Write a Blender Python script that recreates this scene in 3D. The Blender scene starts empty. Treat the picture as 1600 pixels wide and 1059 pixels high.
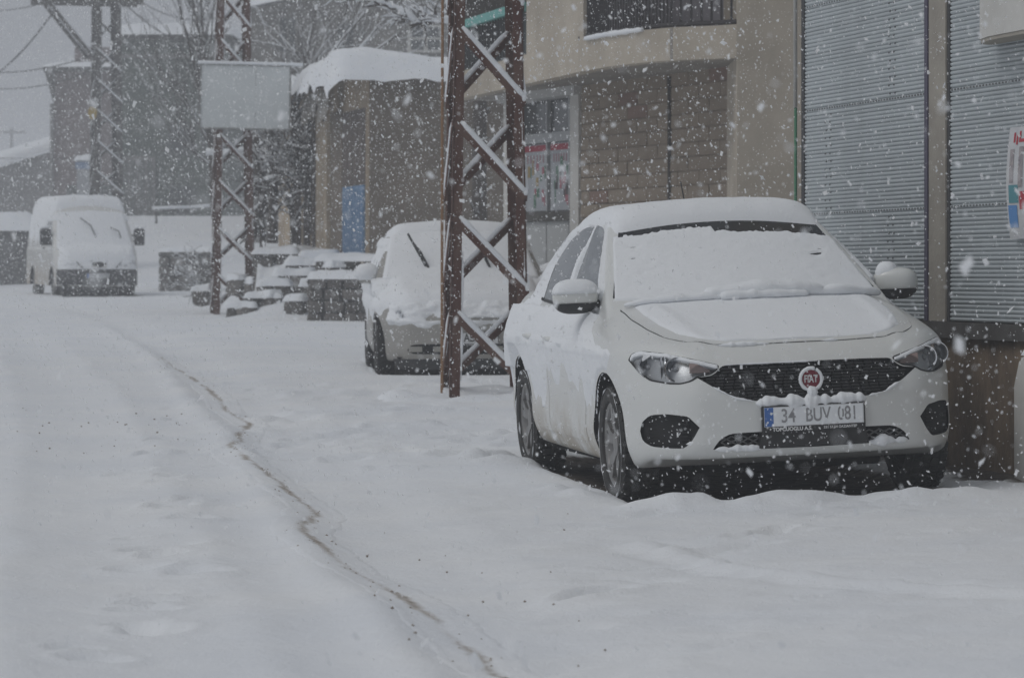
import bpy, bmesh, math, random
import numpy as np
from mathutils import Vector, Matrix, Euler, noise as mnoise
from mathutils.bvhtree import BVHTree

random.seed(7)
rng = np.random.default_rng(11)
R = math.radians
scene = bpy.context.scene
C = scene.collection

# ------------------------------------------------------------------ camera
F, CX, CY, CAMZ = 5600.0, 800.0, 430.0, 1.34      # focal length (photo pixels), vanishing centre, eye height
cam_d = bpy.data.cameras.new('camera')
cam = bpy.data.objects.new('camera', cam_d)
C.objects.link(cam)
cam.location = (0, 0, CAMZ)
cam.rotation_euler = (R(90), 0, 0)
cam_d.sensor_width = 36
cam_d.lens = F / 1600 * 36
cam_d.shift_y = -(529.5 - CY) / 1600
cam_d.clip_start, cam_d.clip_end = 0.1, 2000
cam_d.dof.use_dof = True
cam_d.dof.focus_distance = 19.0
cam_d.dof.aperture_fstop = 7.5
scene.camera = cam

# ------------------------------------------------------------------ sky, sun, exposure
SUN_EL, SUN_AZ = 52.0, 250.0
w = bpy.data.worlds.new('World')
scene.world = w
w.use_nodes = True
nt = w.node_tree
bg = nt.nodes['Background']
sky = nt.nodes.new('ShaderNodeTexSky')
sky.sky_type = 'NISHITA'
sky.sun_disc = False
sky.sun_elevation = R(SUN_EL)
sky.sun_rotation = R(SUN_AZ)
sky.air_density, sky.dust_density, sky.ozone_density = 1.0, 6.0, 1.0
hs = nt.nodes.new('ShaderNodeHueSaturation')
hs.inputs['Saturation'].default_value = 0.10
mx = nt.nodes.new('ShaderNodeMix')
mx.data_type = 'RGBA'
mx.inputs['Factor'].default_value = 0.80          # cloud deck hides most of the clear sky
mx.inputs['B'].default_value = (4.05, 4.30, 4.75, 1)
nt.links.new(sky.outputs[0], hs.inputs['Color'])
nt.links.new(hs.outputs[0], mx.inputs['A'])
nt.links.new(mx.outputs['Result'], bg.inputs['Color'])
bg.inputs['Strength'].default_value = 0.075
sun_d = bpy.data.lights.new('sun', 'SUN')
sun_d.energy = 0.52
sun_d.angle = R(28)
sun_d.color = (1.0, 0.985, 0.96)
sun = bpy.data.objects.new('sun', sun_d)
C.objects.link(sun)
sun.rotation_euler = (R(90 - SUN_EL), 0, R(180 - SUN_AZ))
vs = scene.view_settings
vs.view_transform = 'Standard'
vs.look = 'None'
vs.exposure, vs.gamma = 0.0, 1.0
vs.use_curve_mapping = False
scene.cycles.max_bounces = 6
scene.cycles.volume_bounces = 2
scene.cycles.use_denoising = True

# ------------------------------------------------------------------ helpers
def px(x, y, Y):
    """point of the place at depth Y that the photo shows at pixel x, y"""
    return Vector(((x - CX) / F * Y, Y, CAMZ + (CY - y) / F * Y))

def pz(y, Y):
    return CAMZ + (CY - y) / F * Y

def pX(x, Y):
    return (x - CX) / F * Y

def tag(o, label=None, cat=None, group=None, kind=None):
    if label: o['label'] = label
    if cat: o['category'] = cat
    if group: o['group'] = group
    if kind: o['kind'] = kind
    return o

def empty(name, loc=(0, 0, 0), rot=(0, 0, 0), label=None, cat=None, group=None):
    o = bpy.data.objects.new(name, None)
    C.objects.link(o)
    o.location = loc
    o.rotation_euler = rot
    o.empty_display_size = 0.1
    return tag(o, label, cat, group)

def link(name, me, parent=None, mat=None):
    o = bpy.data.objects.new(name, me)
    C.objects.link(o)
    if parent: o.parent = parent
    if mat and not me.materials: me.materials.append(mat)
    return o

def share(name, me, parent, loc=(0, 0, 0), rot=(0, 0, 0), sc=(1, 1, 1)):
    o = link(name, me, parent)
    o.location = loc
    o.rotation_euler = rot
    o.scale = sc
    return o

class MB:
    def __init__(s):
        s.v, s.f, s.m = [], [], []
    def add(s, vs_, fs, mi=0):
        n = len(s.v)
        s.v += [tuple(p) for p in vs_]
        s.f += [tuple(i + n for i in f) for f in fs]
        s.m += [mi] * len(fs)
        return s
    def box(s, a, b, mi=0):
        (x0, y0, z0), (x1, y1, z1) = a, b
        return s.hexa([(x0, y0, z0), (x1, y0, z0), (x1, y1, z0), (x0, y1, z0),
                       (x0, y0, z1), (x1, y0, z1), (x1, y1, z1), (x0, y1, z1)], mi)
    def hexa(s, p, mi=0):
        return s.add(p, [(0, 3, 2, 1), (4, 5, 6, 7), (0, 1, 5, 4), (1, 2, 6, 5), (2, 3, 7, 6), (3, 0, 4, 7)], mi)
    def bar(s, a, b, w_, h_, up=(0, 0, 1), mi=0):
        a, b = Vector(a), Vector(b)
        d = (b - a).normalized()
        u = Vector(up)
        sd = d.cross(u)
        if sd.length < 1e-4: sd = d.cross(Vector((1, 0, 0)))
        sd.normalize()
        u = sd.cross(d)
        p = []
        for e in (a, b):
            for i, j in ((-1, -1), (1, -1), (1, 1), (-1, 1)):
                p.append(e + sd * (i * w_ / 2) + u * (j * h_ / 2))
        return s.add(p, [(0, 1, 2, 3), (7, 6, 5, 4), (0, 4, 5, 1), (1, 5, 6, 2), (2, 6, 7, 3), (3, 7, 4, 0)], mi)
    def tube(s, pts, rad, n=8, mi=0, caps=True, sq=(1, 1)):
        pts = [Vector(p) for p in pts]
        if not hasattr(rad, '__len__'): rad = [rad] * len(pts)
        base = len(s.v)
        prev = None
        for i, p in enumerate(pts):
            d = (pts[min(i + 1, len(pts) - 1)] - pts[max(i - 1, 0)])
            d.normalize()
            if prev is None:
                prev = d.orthogonal().normalized()
                if abs(d.z) < .9: prev = (Vector((0, 0, 1)) - d * d.z).normalized()
            u = (prev - d * prev.dot(d)).normalized()
            prev = u
            v = d.cross(u)
            for k in range(n):
                a = 2 * math.pi * k / n
                s.v.append(tuple(p + u * (math.cos(a) * rad[i] * sq[0]) + v * (math.sin(a) * rad[i] * sq[1])))
        for i in range(len(pts) - 1):
            for k in range(n):
                a, b = base + i * n + k, base + i * n + (k + 1) % n
                s.f.append((a, b, b + n, a + n)); s.m.append(mi)
        if caps:
            s.f.append(tuple(base + k for k in reversed(range(n)))); s.m.append(mi)
            e = base + (len(pts) - 1) * n
            s.f.append(tuple(e + k for k in range(n))); s.m.append(mi)
        return s
    def prism(s, poly, e0, e1, mi=0):
        """poly: list of 3D points, extruded by vector e1 (starting offset e0)"""
        e0, e1 = Vector(e0), Vector(e1)
        n = len(poly)
        p = [Vector(q) + e0 for q in poly] + [Vector(q) + e1 for q in poly]
        fs = [tuple(reversed(range(n))), tuple(range(n, 2 * n))]
        fs += [(i, (i + 1) % n, (i + 1) % n + n, i + n) for i in range(n)]
        return s.add(p, fs, mi)
    def grid(s, P, mi=0, flip=False, closed=False):
        """P[i][j] grid of points"""
        n, m = len(P), len(P[0])
        vs_ = [q for row in P for q in row]
        fs = []
        for i in range(n - 1):
            for j in range(m if closed else m - 1):
                a, b, c, d = i * m + j, i * m + (j + 1) % m, (i + 1) * m + (j + 1) % m, (i + 1) * m + j
                fs.append((a, d, c, b) if flip else (a, b, c, d))
        return s.add(vs_, fs, mi)
    def mesh(s, name, mats, smooth=False, angle=None, recalc=True):
        me = bpy.data.meshes.new(name)
        me.from_pydata(s.v, [], s.f)
        for m in (mats if isinstance(mats, (list, tuple)) else [mats]):
            me.materials.append(m)
        if any(s.m): me.polygons.foreach_set('material_index', s.m)
        if recalc:
            bm = bmesh.new(); bm.from_mesh(me)
            bmesh.ops.recalc_face_normals(bm, faces=bm.faces)
            bm.to_mesh(me); bm.free()
        if smooth or angle:
            me.polygons.foreach_set('use_smooth', [True] * len(me.polygons))
            if angle: me.set_sharp_from_angle(angle=R(angle))
        me.update()
        return me
    def build(s, name, mats, parent=None, smooth=False, angle=None, recalc=True):
        return link(name, s.mesh(name, mats, smooth, angle, recalc), parent)

def fbm(p, o=3):
    v, a, t = 0, 1, 0
    p = Vector(p)
    for _ in range(o):
        v += a * mnoise.noise(p); t += a
        a *= .5; p = p * 2.03
    return v / t

def sstep(a, b, x):
    t = np.clip((x - a) / (b - a), 0, 1)
    return t * t * (3 - 2 * t)

# ------------------------------------------------------------------ materials
MAT = {}
def mat(name, col, rough=.7, metal=0.0, col2=None, scale=8.0, detail=4, bump=0.0, bscale=None, contrast=(.35, .65),
        spec=.5, coat=0.0, stretch=None, trans=0.0, obj_var=0.0, emit=None):
    if name in MAT: return MAT[name]
    m = bpy.data.materials.new(name)
    m.use_nodes = True
    t = m.node_tree
    b = t.nodes['Principled BSDF']
    b.inputs['Base Color'].default_value = (*col, 1)
    b.inputs['Roughness'].default_value = rough
    b.inputs['Metallic'].default_value = metal
    b.inputs['Specular IOR Level'].default_value = spec
    b.inputs['Coat Weight'].default_value = coat
    b.inputs['Transmission Weight'].default_value = trans
    tc = t.nodes.new('ShaderNodeTexCoord')
    src = tc.outputs['Object']
    if stretch:
        mp = t.nodes.new('ShaderNodeMapping')
        mp.inputs['Scale'].default_value = stretch
        t.links.new(src, mp.inputs[0]); src = mp.outputs[0]
    last = None
    if col2:
        n = t.nodes.new('ShaderNodeTexNoise')
        n.inputs['Scale'].default_value = scale
        n.inputs['Detail'].default_value = detail
        n.inputs['Roughness'].default_value = .62
        t.links.new(src, n.inputs['Vector'])
        r = t.nodes.new('ShaderNodeValToRGB')
        r.color_ramp.elements[0].position = contrast[0]
        r.color_ramp.elements[1].position = contrast[1]
        r.color_ramp.elements[0].color = (*col, 1)
        r.color_ramp.elements[1].color = (*col2, 1)
        t.links.new(n.outputs['Fac'], r.inputs['Fac'])
        last = r.outputs[0]
    if obj_var:
        oi = t.nodes.new('ShaderNodeObjectInfo')
        hv = t.nodes.new('ShaderNodeHueSaturation')
        mr = t.nodes.new('ShaderNodeMapRange')
        mr.inputs['To Min'].default_value = 1 - obj_var
        mr.inputs['To Max'].default_value = 1 + obj_var
        t.links.new(oi.outputs['Random'], mr.inputs['Value'])
        t.links.new(mr.outputs[0], hv.inputs['Value'])
        if last: t.links.new(last, hv.inputs['Color'])
        else: hv.inputs['Color'].default_value = (*col, 1)
        last = hv.outputs[0]
    if last: t.links.new(last, b.inputs['Base Color'])
    if bump:
        n2 = t.nodes.new('ShaderNodeTexNoise')
        n2.inputs['Scale'].default_value = bscale or scale * 3
        n2.inputs['Detail'].default_value = 5
        t.links.new(src, n2.inputs['Vector'])
        bp = t.nodes.new('ShaderNodeBump')
        bp.inputs['Strength'].default_value = 1
        bp.inputs['Distance'].default_value = bump
        t.links.new(n2.outputs['Fac'], bp.inputs['Height'])
        t.links.new(bp.outputs[0], b.inputs['Normal'])
    MAT[name] = m
    return m

SNOW = mat('snow', (.80, .83, .87), .85, spec=.25, col2=(.86, .88, .90), scale=2.5, bump=.004, bscale=35)
SNOWF = mat('car_snow', (.84, .86, .885), .85, spec=.25, bump=.0025, bscale=60)
FLAKE = bpy.data.materials.new('snowflake')
FLAKE.use_nodes = True
_t = FLAKE.node_tree
_t.nodes.remove(_t.nodes['Principled BSDF'])
_d, _r, _m = _t.nodes.new('ShaderNodeBsdfDiffuse'), _t.nodes.new('ShaderNodeBsdfTranslucent'), _t.nodes.new('ShaderNodeMixShader')
_d.inputs['Color'].default_value = _r.inputs['Color'].default_value = (.95, .96, .97, 1)
_m.inputs[0].default_value = .5
_t.links.new(_d.outputs[0], _m.inputs[1]); _t.links.new(_r.outputs[0], _m.inputs[2])
_t.links.new(_m.outputs[0], _t.nodes['Material Output'].inputs['Surface'])
PAINT = mat('white_paint', (.69, .70, .685), .32, coat=.35, col2=(.665, .67, .645), scale=1.6)
PAINT_DIRT = mat('white_paint_road_dirt', (.66, .65, .61), .55, col2=(.40, .34, .26), scale=3.0, contrast=(.42, .80), stretch=(1, 1, .6))
BLACKP = mat('black_plastic', (.018, .018, .019), .55, col2=(.032, .032, .033), scale=14)
DARKIN = mat('dark_interior', (.010, .010, .011), .8)
RUBBER = mat('tyre_rubber', (.018, .018, .018), .8, col2=(.05, .048, .045), scale=12, bump=.003)
ALLOY = mat('alloy_rim', (.33, .33, .33), .42, metal=.6, col2=(.22, .21, .20), scale=9)
GLASS = mat('dark_car_glass', (.10, .115, .13), .12, spec=.6, col2=(.17, .185, .20), scale=4)
CHROME = mat('chrome', (.75, .76, .78), .15, metal=1.0)
LENS = bpy.data.materials.new('lamp_lens')
LENS.use_nodes = True
_t = LENS.node_tree
_t.nodes.remove(_t.nodes['Principled BSDF'])
_d, _r, _m, _l = _t.nodes.new('ShaderNodeBsdfTransparent'), _t.nodes.new('ShaderNodeBsdfGlossy'), _t.nodes.new('ShaderNodeMixShader'), _t.nodes.new('ShaderNodeLayerWeight')
_d.inputs['Color'].default_value = (.93, .94, .95, 1)
_r.inputs['Roughness'].default_value = .06
_l.inputs['Blend'].default_value = .25
_t.links.new(_l.outputs['Fresnel'], _m.inputs[0])
_t.links.new(_d.outputs[0], _m.inputs[1]); _t.links.new(_r.outputs[0], _m.inputs[2])
_t.links.new(_m.outputs[0], _t.nodes['Material Output'].inputs['Surface'])
WSGLASS = mat('windscreen_glass', (.018, .020, .023), .12, spec=.35)
SEAM = mat('panel_gap', (.03, .03, .03), .9)
PLATEW = mat('plate_white', (.62, .63, .64), .5)
PLATEB = mat('plate_blue', (.06, .16, .45), .5)
INK = mat('black_print', (.02, .02, .02), .6)
WPRINT = mat('white_print', (.78, .78, .78), .6)
def resample(pts, n):
    pts = [np.array(p, float) for p in pts]
    L = np.concatenate([[0], np.cumsum([np.linalg.norm(pts[i + 1] - pts[i]) for i in range(len(pts) - 1)])])
    t = np.linspace(0, L[-1], n)
    return np.stack([np.interp(t, L, [p[k] for p in pts]) for k in range(len(pts[0]))], 1)

# ------------------------------------------------------------------ ground
def base_z(X, Y):
    z = .0105 * np.minimum(Y, 400.0)
    z = z + .030 * np.maximum(0, np.minimum(X, 5) - .7) * sstep(26, 21, Y)            # apron rising to the shops
    z = z + 2.05 * sstep(89, 116, Y) * sstep(-15.5, -12.5, X) * sstep(2, -4, X)   # bank behind the van
    z = z + .34 * np.exp(-((X + 3.65) / .8) ** 2 - ((Y - 60.3) / 1.1) ** 2)      # drift against the steps
    return z
def gz(X, Y):
    return float(base_z(np.float64(X), np.float64(Y)))
def g_at(x, y):
    """ground point under photo pixel x, y (open street)"""
    Y = 1.34 / ((y - CY) / F + .0105)
    return np.array([(x - CX) / F * Y, Y])

def seg_dist(X, Y, pts):
    d = np.full(X.shape, 1e9); side = np.zeros(X.shape)
    for (ax, ay), (bx, by) in zip(pts[:-1], pts[1:]):
        vx, vy = bx - ax, by - ay
        t = np.clip(((X - ax) * vx + (Y - ay) * vy) / (vx * vx + vy * vy), 0, 1)
        dx, dy = X - ax - t * vx, Y - ay - t * vy
        dd = np.hypot(dx, dy)
        m = dd < d
        d = np.where(m, dd, d)
        side = np.where(m, np.sign(vx * dy - vy * dx), side)
    return d * np.where(side == 0, 1, side)

def axis(parts):
    out = []
    for a, b, n in parts: out += list(np.linspace(a, b, n, endpoint=False))
    return np.array(out + [parts[-1][1]])

def geo(a, b, n):
    return list(np.geomspace(a, b, n, endpoint=False))
xs = np.array([-340, -260, -200, -150, -110, -80, -60, -48, -40, -34, -29, -25, -22] + list(np.linspace(-20, -6, 80, endpoint=False))
              + list(np.linspace(-6, 3.4, 300, endpoint=False)) + [3.4, 3.6, 4, 5, 6, 8, 10, 14, 20, 30, 45, 60, 80, 110, 150, 200, 260, 340], float)
ys = [-120, -80, -50, -30, -18, -10, -5, 0, 3, 5, 7, 8, 9]
y_ = 9.5
while y_ < 120:
    ys.append(y_); y_ += max(.035, .00020 * y_ * y_)
ys += [120, 124, 130, 138, 148, 160, 180, 210, 250, 300, 370, 420]
ys = np.array(ys, float)
X, Y = np.meshgrid(xs, ys)
Zg = base_z(X, Y)
near = sstep(130, 60, Y)
def npnoise(X, Y, s, seed):
    """cheap smooth value noise on the grid"""
    r_ = np.random.default_rng(seed)
    n = 256
    tab = r_.random((n, n))
    u, v = X * s + 1000.5, Y * s + 1000.5
    i, j = np.floor(u).astype(int), np.floor(v).astype(int)
    fu, fv = u - i, v - j
    fu, fv = fu * fu * (3 - 2 * fu), fv * fv * (3 - 2 * fv)
    g = lambda a, b: tab[a % n, b % n]
    return (g(i, j) * (1 - fu) * (1 - fv) + g(i + 1, j) * fu * (1 - fv) + g(i, j + 1) * (1 - fu) * fv + g(i + 1, j + 1) * fu * fv) - .5
Zg += near * (.045 * npnoise(X, Y, .45, 1) + .020 * npnoise(X, Y, 1.3, 2) + .010 * npnoise(X, Y, 4.0, 3) + .005 * npnoise(X, Y, 9.0, 4) * sstep(30, 15, Y))
# tyre lane: soft berm with a packed wheel track to its right
berm = [g_at(*p) for p in ((60, 478), (150, 505), (235, 560), (300, 640), (372, 720), (442, 830), (532, 940), (628, 1052), (700, 1140), (800, 1270))]
d = seg_dist(X, Y, berm)
wob = .10 * npnoise(X, Y, .9, 5)
Zg += .036 * np.exp(-((d - .02 + wob) / .11) ** 2) * near
right = np.where(d < 0, -d, 0) if seg_dist(np.array([[1.5]]), np.array([[16.0]]), berm)[0, 0] < 0 else np.where(d > 0, d, 0)
Zg -= .030 * sstep(.06, .34, right) * sstep(.95, .55, right)
lane2 = [g_at(*p) for p in ((20, 500), (90, 600), (140, 720), (180, 860), (215, 1050), (235, 1150))]
d2 = np.abs(seg_dist(X, Y, lane2) + .15 * npnoise(X, Y, .8, 6))
Zg += near * (.013 * np.exp(-((d2 - .42) / .10) ** 2) - .022 * np.exp(-(d2 / .26) ** 2))
d3 = np.abs(seg_dist(X, Y, [g_at(*p) for p in ((1000, 850), (1150, 890), (1300, 912), (1560, 940), (1800, 960))]) + .05 * npnoise(X, Y, 2.5, 7))
Zg += .018 * np.exp(-(d3 / .07) ** 2) - .012 * np.exp(-((d3 - .16) / .07) ** 2)
# footprints and scuffs
fr = np.random.default_rng(5)
def pit(x, y, r, dep, ax=1.0, an=0.0):
    global Zg
    gx, gy = g_at(x, y)
    j0, j1 = np.searchsorted(ys, gy - 2.2 * r * max(ax, 1)), np.searchsorted(ys, gy + 2.2 * r * max(ax, 1))
    i0, i1 = np.searchsorted(xs, gx - 2.2 * r * max(ax, 1)), np.searchsorted(xs, gx + 2.2 * r * max(ax, 1))
    sx, sy = X[j0:j1, i0:i1] - gx, Y[j0:j1, i0:i1] - gy
    c, s = math.cos(an), math.sin(an)
    q = np.sqrt(((sx * c + sy * s) / ax) ** 2 + (-sx * s + sy * c) ** 2) / r
    Zg[j0:j1, i0:i1] += -dep * np.exp(-q ** 4) + dep * .45 * np.exp(-((q - 1.35) / .35) ** 2)
for t in np.linspace(0, 1, 30):
    pit(300 - 90 * t + fr.normal(0, 38), 650 + 370 * t + fr.normal(0, 10), fr.uniform(.06, .12), fr.uniform(.018, .045), fr.uniform(1, 1.5), fr.uniform(0, 3))
for _ in range(110):
    pit(fr.uniform(380, 830), fr.uniform(590, 740), fr.uniform(.07, .2), fr.uniform(.012, .040), fr.uniform(1, 2), fr.uniform(0, 3))
for x_, y_p, an in ((1150, 856, .5), (1205, 838, .5), (1210, 832, 1.2), (1320, 808, .35), (1380, 797, .35), (1340, 790, .3), (1500, 768, .3), (965, 907, .1), (1015, 885, .2), (930, 930, 1.0), (850, 690, .4), (700, 640, 1.0)):
    pit(x_, y_p, .07, .035, 3.2, an)
for _ in range(70):
    pit(fr.uniform(780, 1600), fr.uniform(770, 1050), fr.uniform(.05, .13), fr.uniform(.004, .014), fr.uniform(1, 3), fr.uniform(0, .8))
# pushed-up snow before the sedan, bare ground under the parked cars
def under(cx, cy, ang, hl, hw, soft):
    c, s = math.cos(ang), math.sin(ang)
    u = np.abs((X - cx) * c + (Y - cy) * s); v = np.abs(-(X - cx) * s + (Y - cy) * c)
    return sstep(hl + soft, hl, u) * sstep(hw + soft, hw, v)
bare = np.zeros_like(X)
for cx_, cy_, a_, hl_, hw_ in ((1.20, 20.42, R(9.6 - 90), 2.05, .76), (-.58, 37.45, R(4.5 - 90), 1.75, .74), (-9.7, 84.6, R(12.5 - 90), 2.2, .85)):
    b_ = under(cx_, cy_, a_, hl_, hw_, .22)
    bare = np.maximum(bare, b_)
    Zg -= .07 * b_
c9, s9 = math.cos(R(9.6)), math.sin(R(9.6))
uu = (X - 1.178) * s9 - (Y - 20.39) * c9; vv = (X - 1.178) * c9 + (Y - 20.39) * s9
Zg += (.060 + .07 * npnoise(X, Y, 3.1, 8) + .05 * npnoise(X, Y, 8.0, 9)) * np.exp(-((uu - 2.42) / .16) ** 2) * sstep(1.15, .8, np.abs(vv))
for wx, wy in ((1.32, -.9), (-1.32, -.9)):
    rr = np.hypot((uu - wx) / 1.6, vv - wy + .14)
    Zg += (.03 + .06 * npnoise(X, Y, 7.0, 10)) * np.exp(-((rr - .12) / .12) ** 2)
wl = X - (7.21 - .232 * Y)          # strip of thin trodden snow at the foot of the shop wall
bare = np.maximum(bare, .75 * sstep(-.55, .0, wl + .35 * npnoise(X, Y, 2.0, 12)) * sstep(16, 17.5, Y) * sstep(25, 23, Y))
verts = np.stack([X, Y, Zg], -1).reshape(-1, 3)
nx_, ny_ = len(xs), len(ys)
I = np.arange(nx_ * ny_).reshape(ny_, nx_)
quads = np.stack([I[:-1, :-1], I[:-1, 1:], I[1:, 1:], I[1:, :-1]], -1).reshape(-1, 4)
me = bpy.data.meshes.new('ground')
me.vertices.add(len(verts)); me.vertices.foreach_set('co', verts.ravel())
me.loops.add(quads.size); me.loops.foreach_set('vertex_index', quads.ravel())
me.polygons.add(len(quads)); me.polygons.foreach_set('loop_start', np.arange(0, quads.size, 4))
me.polygons.foreach_set('use_smooth', np.ones(len(quads), bool))
me.update(calc_edges=True)
at = me.attributes.new('bare', 'FLOAT', 'POINT'); at.data.foreach_set('value', bare.ravel().astype(np.float32))

def ground_mat(name, attr, dirt, dirt2, lo=.35, hi=.62, nscale=9):
    m = bpy.data.materials.new(name); m.use_nodes = True
    t = m.node_tree; b = t.nodes['Principled BSDF']
    b.inputs['Roughness'].default_value = .85; b.inputs['Specular IOR Level'].default_value = .25
    tc = t.nodes.new('ShaderNodeTexCoord')
    def nz(s, d, r=.6):
        n = t.nodes.new('ShaderNodeTexNoise'); n.inputs['Scale'].default_value = s; n.inputs['Detail'].default_value = d; n.inputs['Roughness'].default_value = r
        t.links.new(tc.outputs['Object'], n.inputs['Vector']); return n.outputs['Fac']
    def ramp(f, c0, c1, a=.35, z=.65):
        r = t.nodes.new('ShaderNodeValToRGB'); r.color_ramp.elements[0].position = a; r.color_ramp.elements[1].position = z
        r.color_ramp.elements[0].color = (*c0, 1); r.color_ramp.elements[1].color = (*c1, 1); t.links.new(f, r.inputs['Fac']); return r.outputs[0]
    sn = ramp(nz(.7, 5), (.795, .82, .855), (.855, .87, .885))
    dr = ramp(nz(14, 5), dirt, dirt2)
    at = t.nodes.new('ShaderNodeAttribute'); at.attribute_name = attr
    ad = t.nodes.new('ShaderNodeMath'); ad.operation = 'MULTIPLY_ADD'
    t.links.new(nz(nscale, 6, .7), ad.inputs[0]); ad.inputs[1].default_value = .55
    t.links.new(at.outputs['Fac'], ad.inputs[2])
    mr = t.nodes.new('ShaderNodeMapRange'); mr.interpolation_type = 'SMOOTHSTEP'
    mr.inputs['From Min'].default_value = lo + .275; mr.inputs['From Max'].default_value = hi + .275
    t.links.new(ad.outputs[0], mr.inputs['Value'])
    mxn = t.nodes.new('ShaderNodeMix'); mxn.data_type = 'RGBA'
    t.links.new(mr.outputs[0], mxn.inputs['Factor']); t.links.new(sn, mxn.inputs['A']); t.links.new(dr, mxn.inputs['B'])
    t.links.new(mxn.outputs['Result'], b.inputs['Base Color'])
    last = None
    for s, d, dist in ((7, 4, .012), (38, 4, .005), (160, 2, .002)):
        bp = t.nodes.new('ShaderNodeBump'); bp.inputs['Strength'].default_value = 1; bp.inputs['Distance'].default_value = dist
        t.links.new(nz(s, d), bp.inputs['Height'])
        if last: t.links.new(last, bp.inputs['Normal'])
        last = bp.outputs[0]
    t.links.new(last, b.inputs['Normal'])
    return m
GM = ground_mat('street_snow', 'bare', (.055, .045, .036), (.13, .11, .09))
g_ob = link('ground', me, None, GM)
g_ob['kind'] = 'structure'
g_bvh_y, g_bvh_x = ys, xs
def surf(x, y):
    """height of the built snow surface"""
    i = int(np.clip(np.searchsorted(xs, x) - 1, 0, nx_ - 2)); j = int(np.clip(np.searchsorted(ys, y) - 1, 0, ny_ - 2))
    u, v = (x - xs[i]) / (xs[i + 1] - xs[i]), (y - ys[j]) / (ys[j + 1] - ys[j])
    return float((Zg[j, i] * (1 - u) + Zg[j, i + 1] * u) * (1 - v) + (Zg[j + 1, i] * (1 - u) + Zg[j + 1, i + 1] * u) * v)

# slushy brown seam wandering down the street
seam_px = [(252, 556), (262, 566), (292, 580), (318, 600), (345, 622), (352, 638), (388, 655), (382, 672), (372, 690), (362, 708), (378, 722), (405, 742), (440, 766),
           (480, 790), (494, 798), (486, 815), (470, 828), (476, 842), (510, 868), (560, 896), (600, 910), (635, 938), (665, 958), (700, 985), (735, 1012), (775, 1040), (830, 1062), (880, 1090), (940, 1125), (1000, 1190), (1030, 1260)]
sw = [tuple(g_at(*p)) for p in seam_px]
line = resample(sw, 1500)
rows, att = [], []
for k, (a, b) in enumerate(line):
    d_ = line[min(k + 1, len(line) - 1)] - line[max(k - 1, 0)]
    d_ = d_ / np.linalg.norm(d_)
    n_ = np.array([d_[1], -d_[0]])
    jit = .05 * fbm((a * 3, b * 3, 1)) + .020 * fbm((a * 14, b * 14, 2))
    hw = .050 + .045 * abs(fbm((k * .03, 2, 3)))
    r_, at_ = [], []
    for v in np.linspace(-1, 1, 15):
        off = v * .16 + jit
        X_, Y_ = a + n_[0] * off, b + n_[1] * off
        fade = min(1, k / 60)
        w_ = max(0, 1 - abs(v * .16) / hw)
        lump = .022 * max(0, fbm((X_ * 22, Y_ * 22, 5))) * w_
        edge_ = .004 * math.exp(-((abs(v * .16) - hw) / .02) ** 2) * fade
        r_.append((X_, Y_, surf(X_, Y_) + (.004 - .012 * (abs(v) > .95)) + edge_ + lump))
        at_.append(w_ * fade * (.55 + .9 * fbm((k * .02, 7, 1))))
    rows.append(r_); att += at_
mb = MB(); mb.grid(rows)
so = mb.build('slush_seam', [ground_mat('slush', 'dirt', (.33, .29, .25), (.56, .53, .50), .14, .70, 40)], None, smooth=True)
at = so.data.attributes.new('dirt', 'FLOAT', 'POINT'); at.data.foreach_set('value', np.array(att, np.float32))
so['kind'] = 'structure'
# crumbs of frozen dirt along the seam and on the lane
mb = MB()
cr = random.Random(4)
def clod(x, y, r):
    z = surf(x, y)
    P = [Vector((x, y, z)) + Vector((cr.uniform(-1, 1), cr.uniform(-1, 1), cr.uniform(.1, 1))) * r for _ in range(6)]
    c = sum(P, Vector()) / 6
    mb.add([c + Vector((r, 0, 0)), c + Vector((0, r * cr.uniform(.5, 1.2), 0)), c - Vector((r * cr.uniform(.5, 1), 0, 0)), c - Vector((0, r, 0)), c + Vector((0, 0, r * .7)), c - Vector((0, 0, r))],
           [(0, 1, 4), (1, 2, 4), (2, 3, 4), (3, 0, 4), (1, 0, 5), (2, 1, 5), (3, 2, 5), (0, 3, 5)])
for _ in range(420):
    k = cr.randrange(80, len(line)); o = cr.gauss(0, .06)
    clod(line[k][0] + o, line[k][1] + cr.gauss(0, .06), cr.uniform(.003, .009))
for _ in range(40):
    a, b = g_at(cr.uniform(0, 330), cr.uniform(640, 712)); clod(a, b, cr.uniform(.003, .010))
for _ in range(26):
    a, b = g_at(cr.uniform(560, 1000), cr.uniform(800, 1055)); clod(a, b, cr.uniform(.003, .008))
co = mb.build('dirt_crumbs', [mat('frozen_dirt', (.25, .205, .165), .9, col2=(.40, .36, .32), scale=20)])
tag(co, 'scattered brown crumbs of frozen dirt along the slush seam', 'dirt', kind='stuff')
# ------------------------------------------------------------------ materials of the street
BEIGE = mat('beige_render', (.52, .465, .385), .9, col2=(.37, .325, .265), scale=1.3, detail=10, bump=.004, bscale=40)
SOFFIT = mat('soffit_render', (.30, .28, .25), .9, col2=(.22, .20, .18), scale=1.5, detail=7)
BROWNW = mat('brown_render', (.20, .165, .13), .95, col2=(.14, .115, .09), scale=1.6, detail=9, bump=.006, bscale=30)
BASEW = mat('stained_base', (.27, .20, .135), .95, col2=(.12, .09, .066), scale=3.2, detail=9, bump=.008, bscale=22, stretch=(1, 1, .5))
CONC = mat('concrete', (.38, .35, .30), .9, col2=(.28, .255, .22), scale=3, detail=8, bump=.004, bscale=40)
DARKC = mat('dark_concrete', (.10, .095, .09), .9, col2=(.06, .055, .05), scale=4, detail=8)
BRICK = mat('grey_brown_block', (.33, .275, .22), .95, col2=(.25, .205, .16), scale=3.5, detail=8, bump=.005, bscale=35, obj_var=.07)
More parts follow.
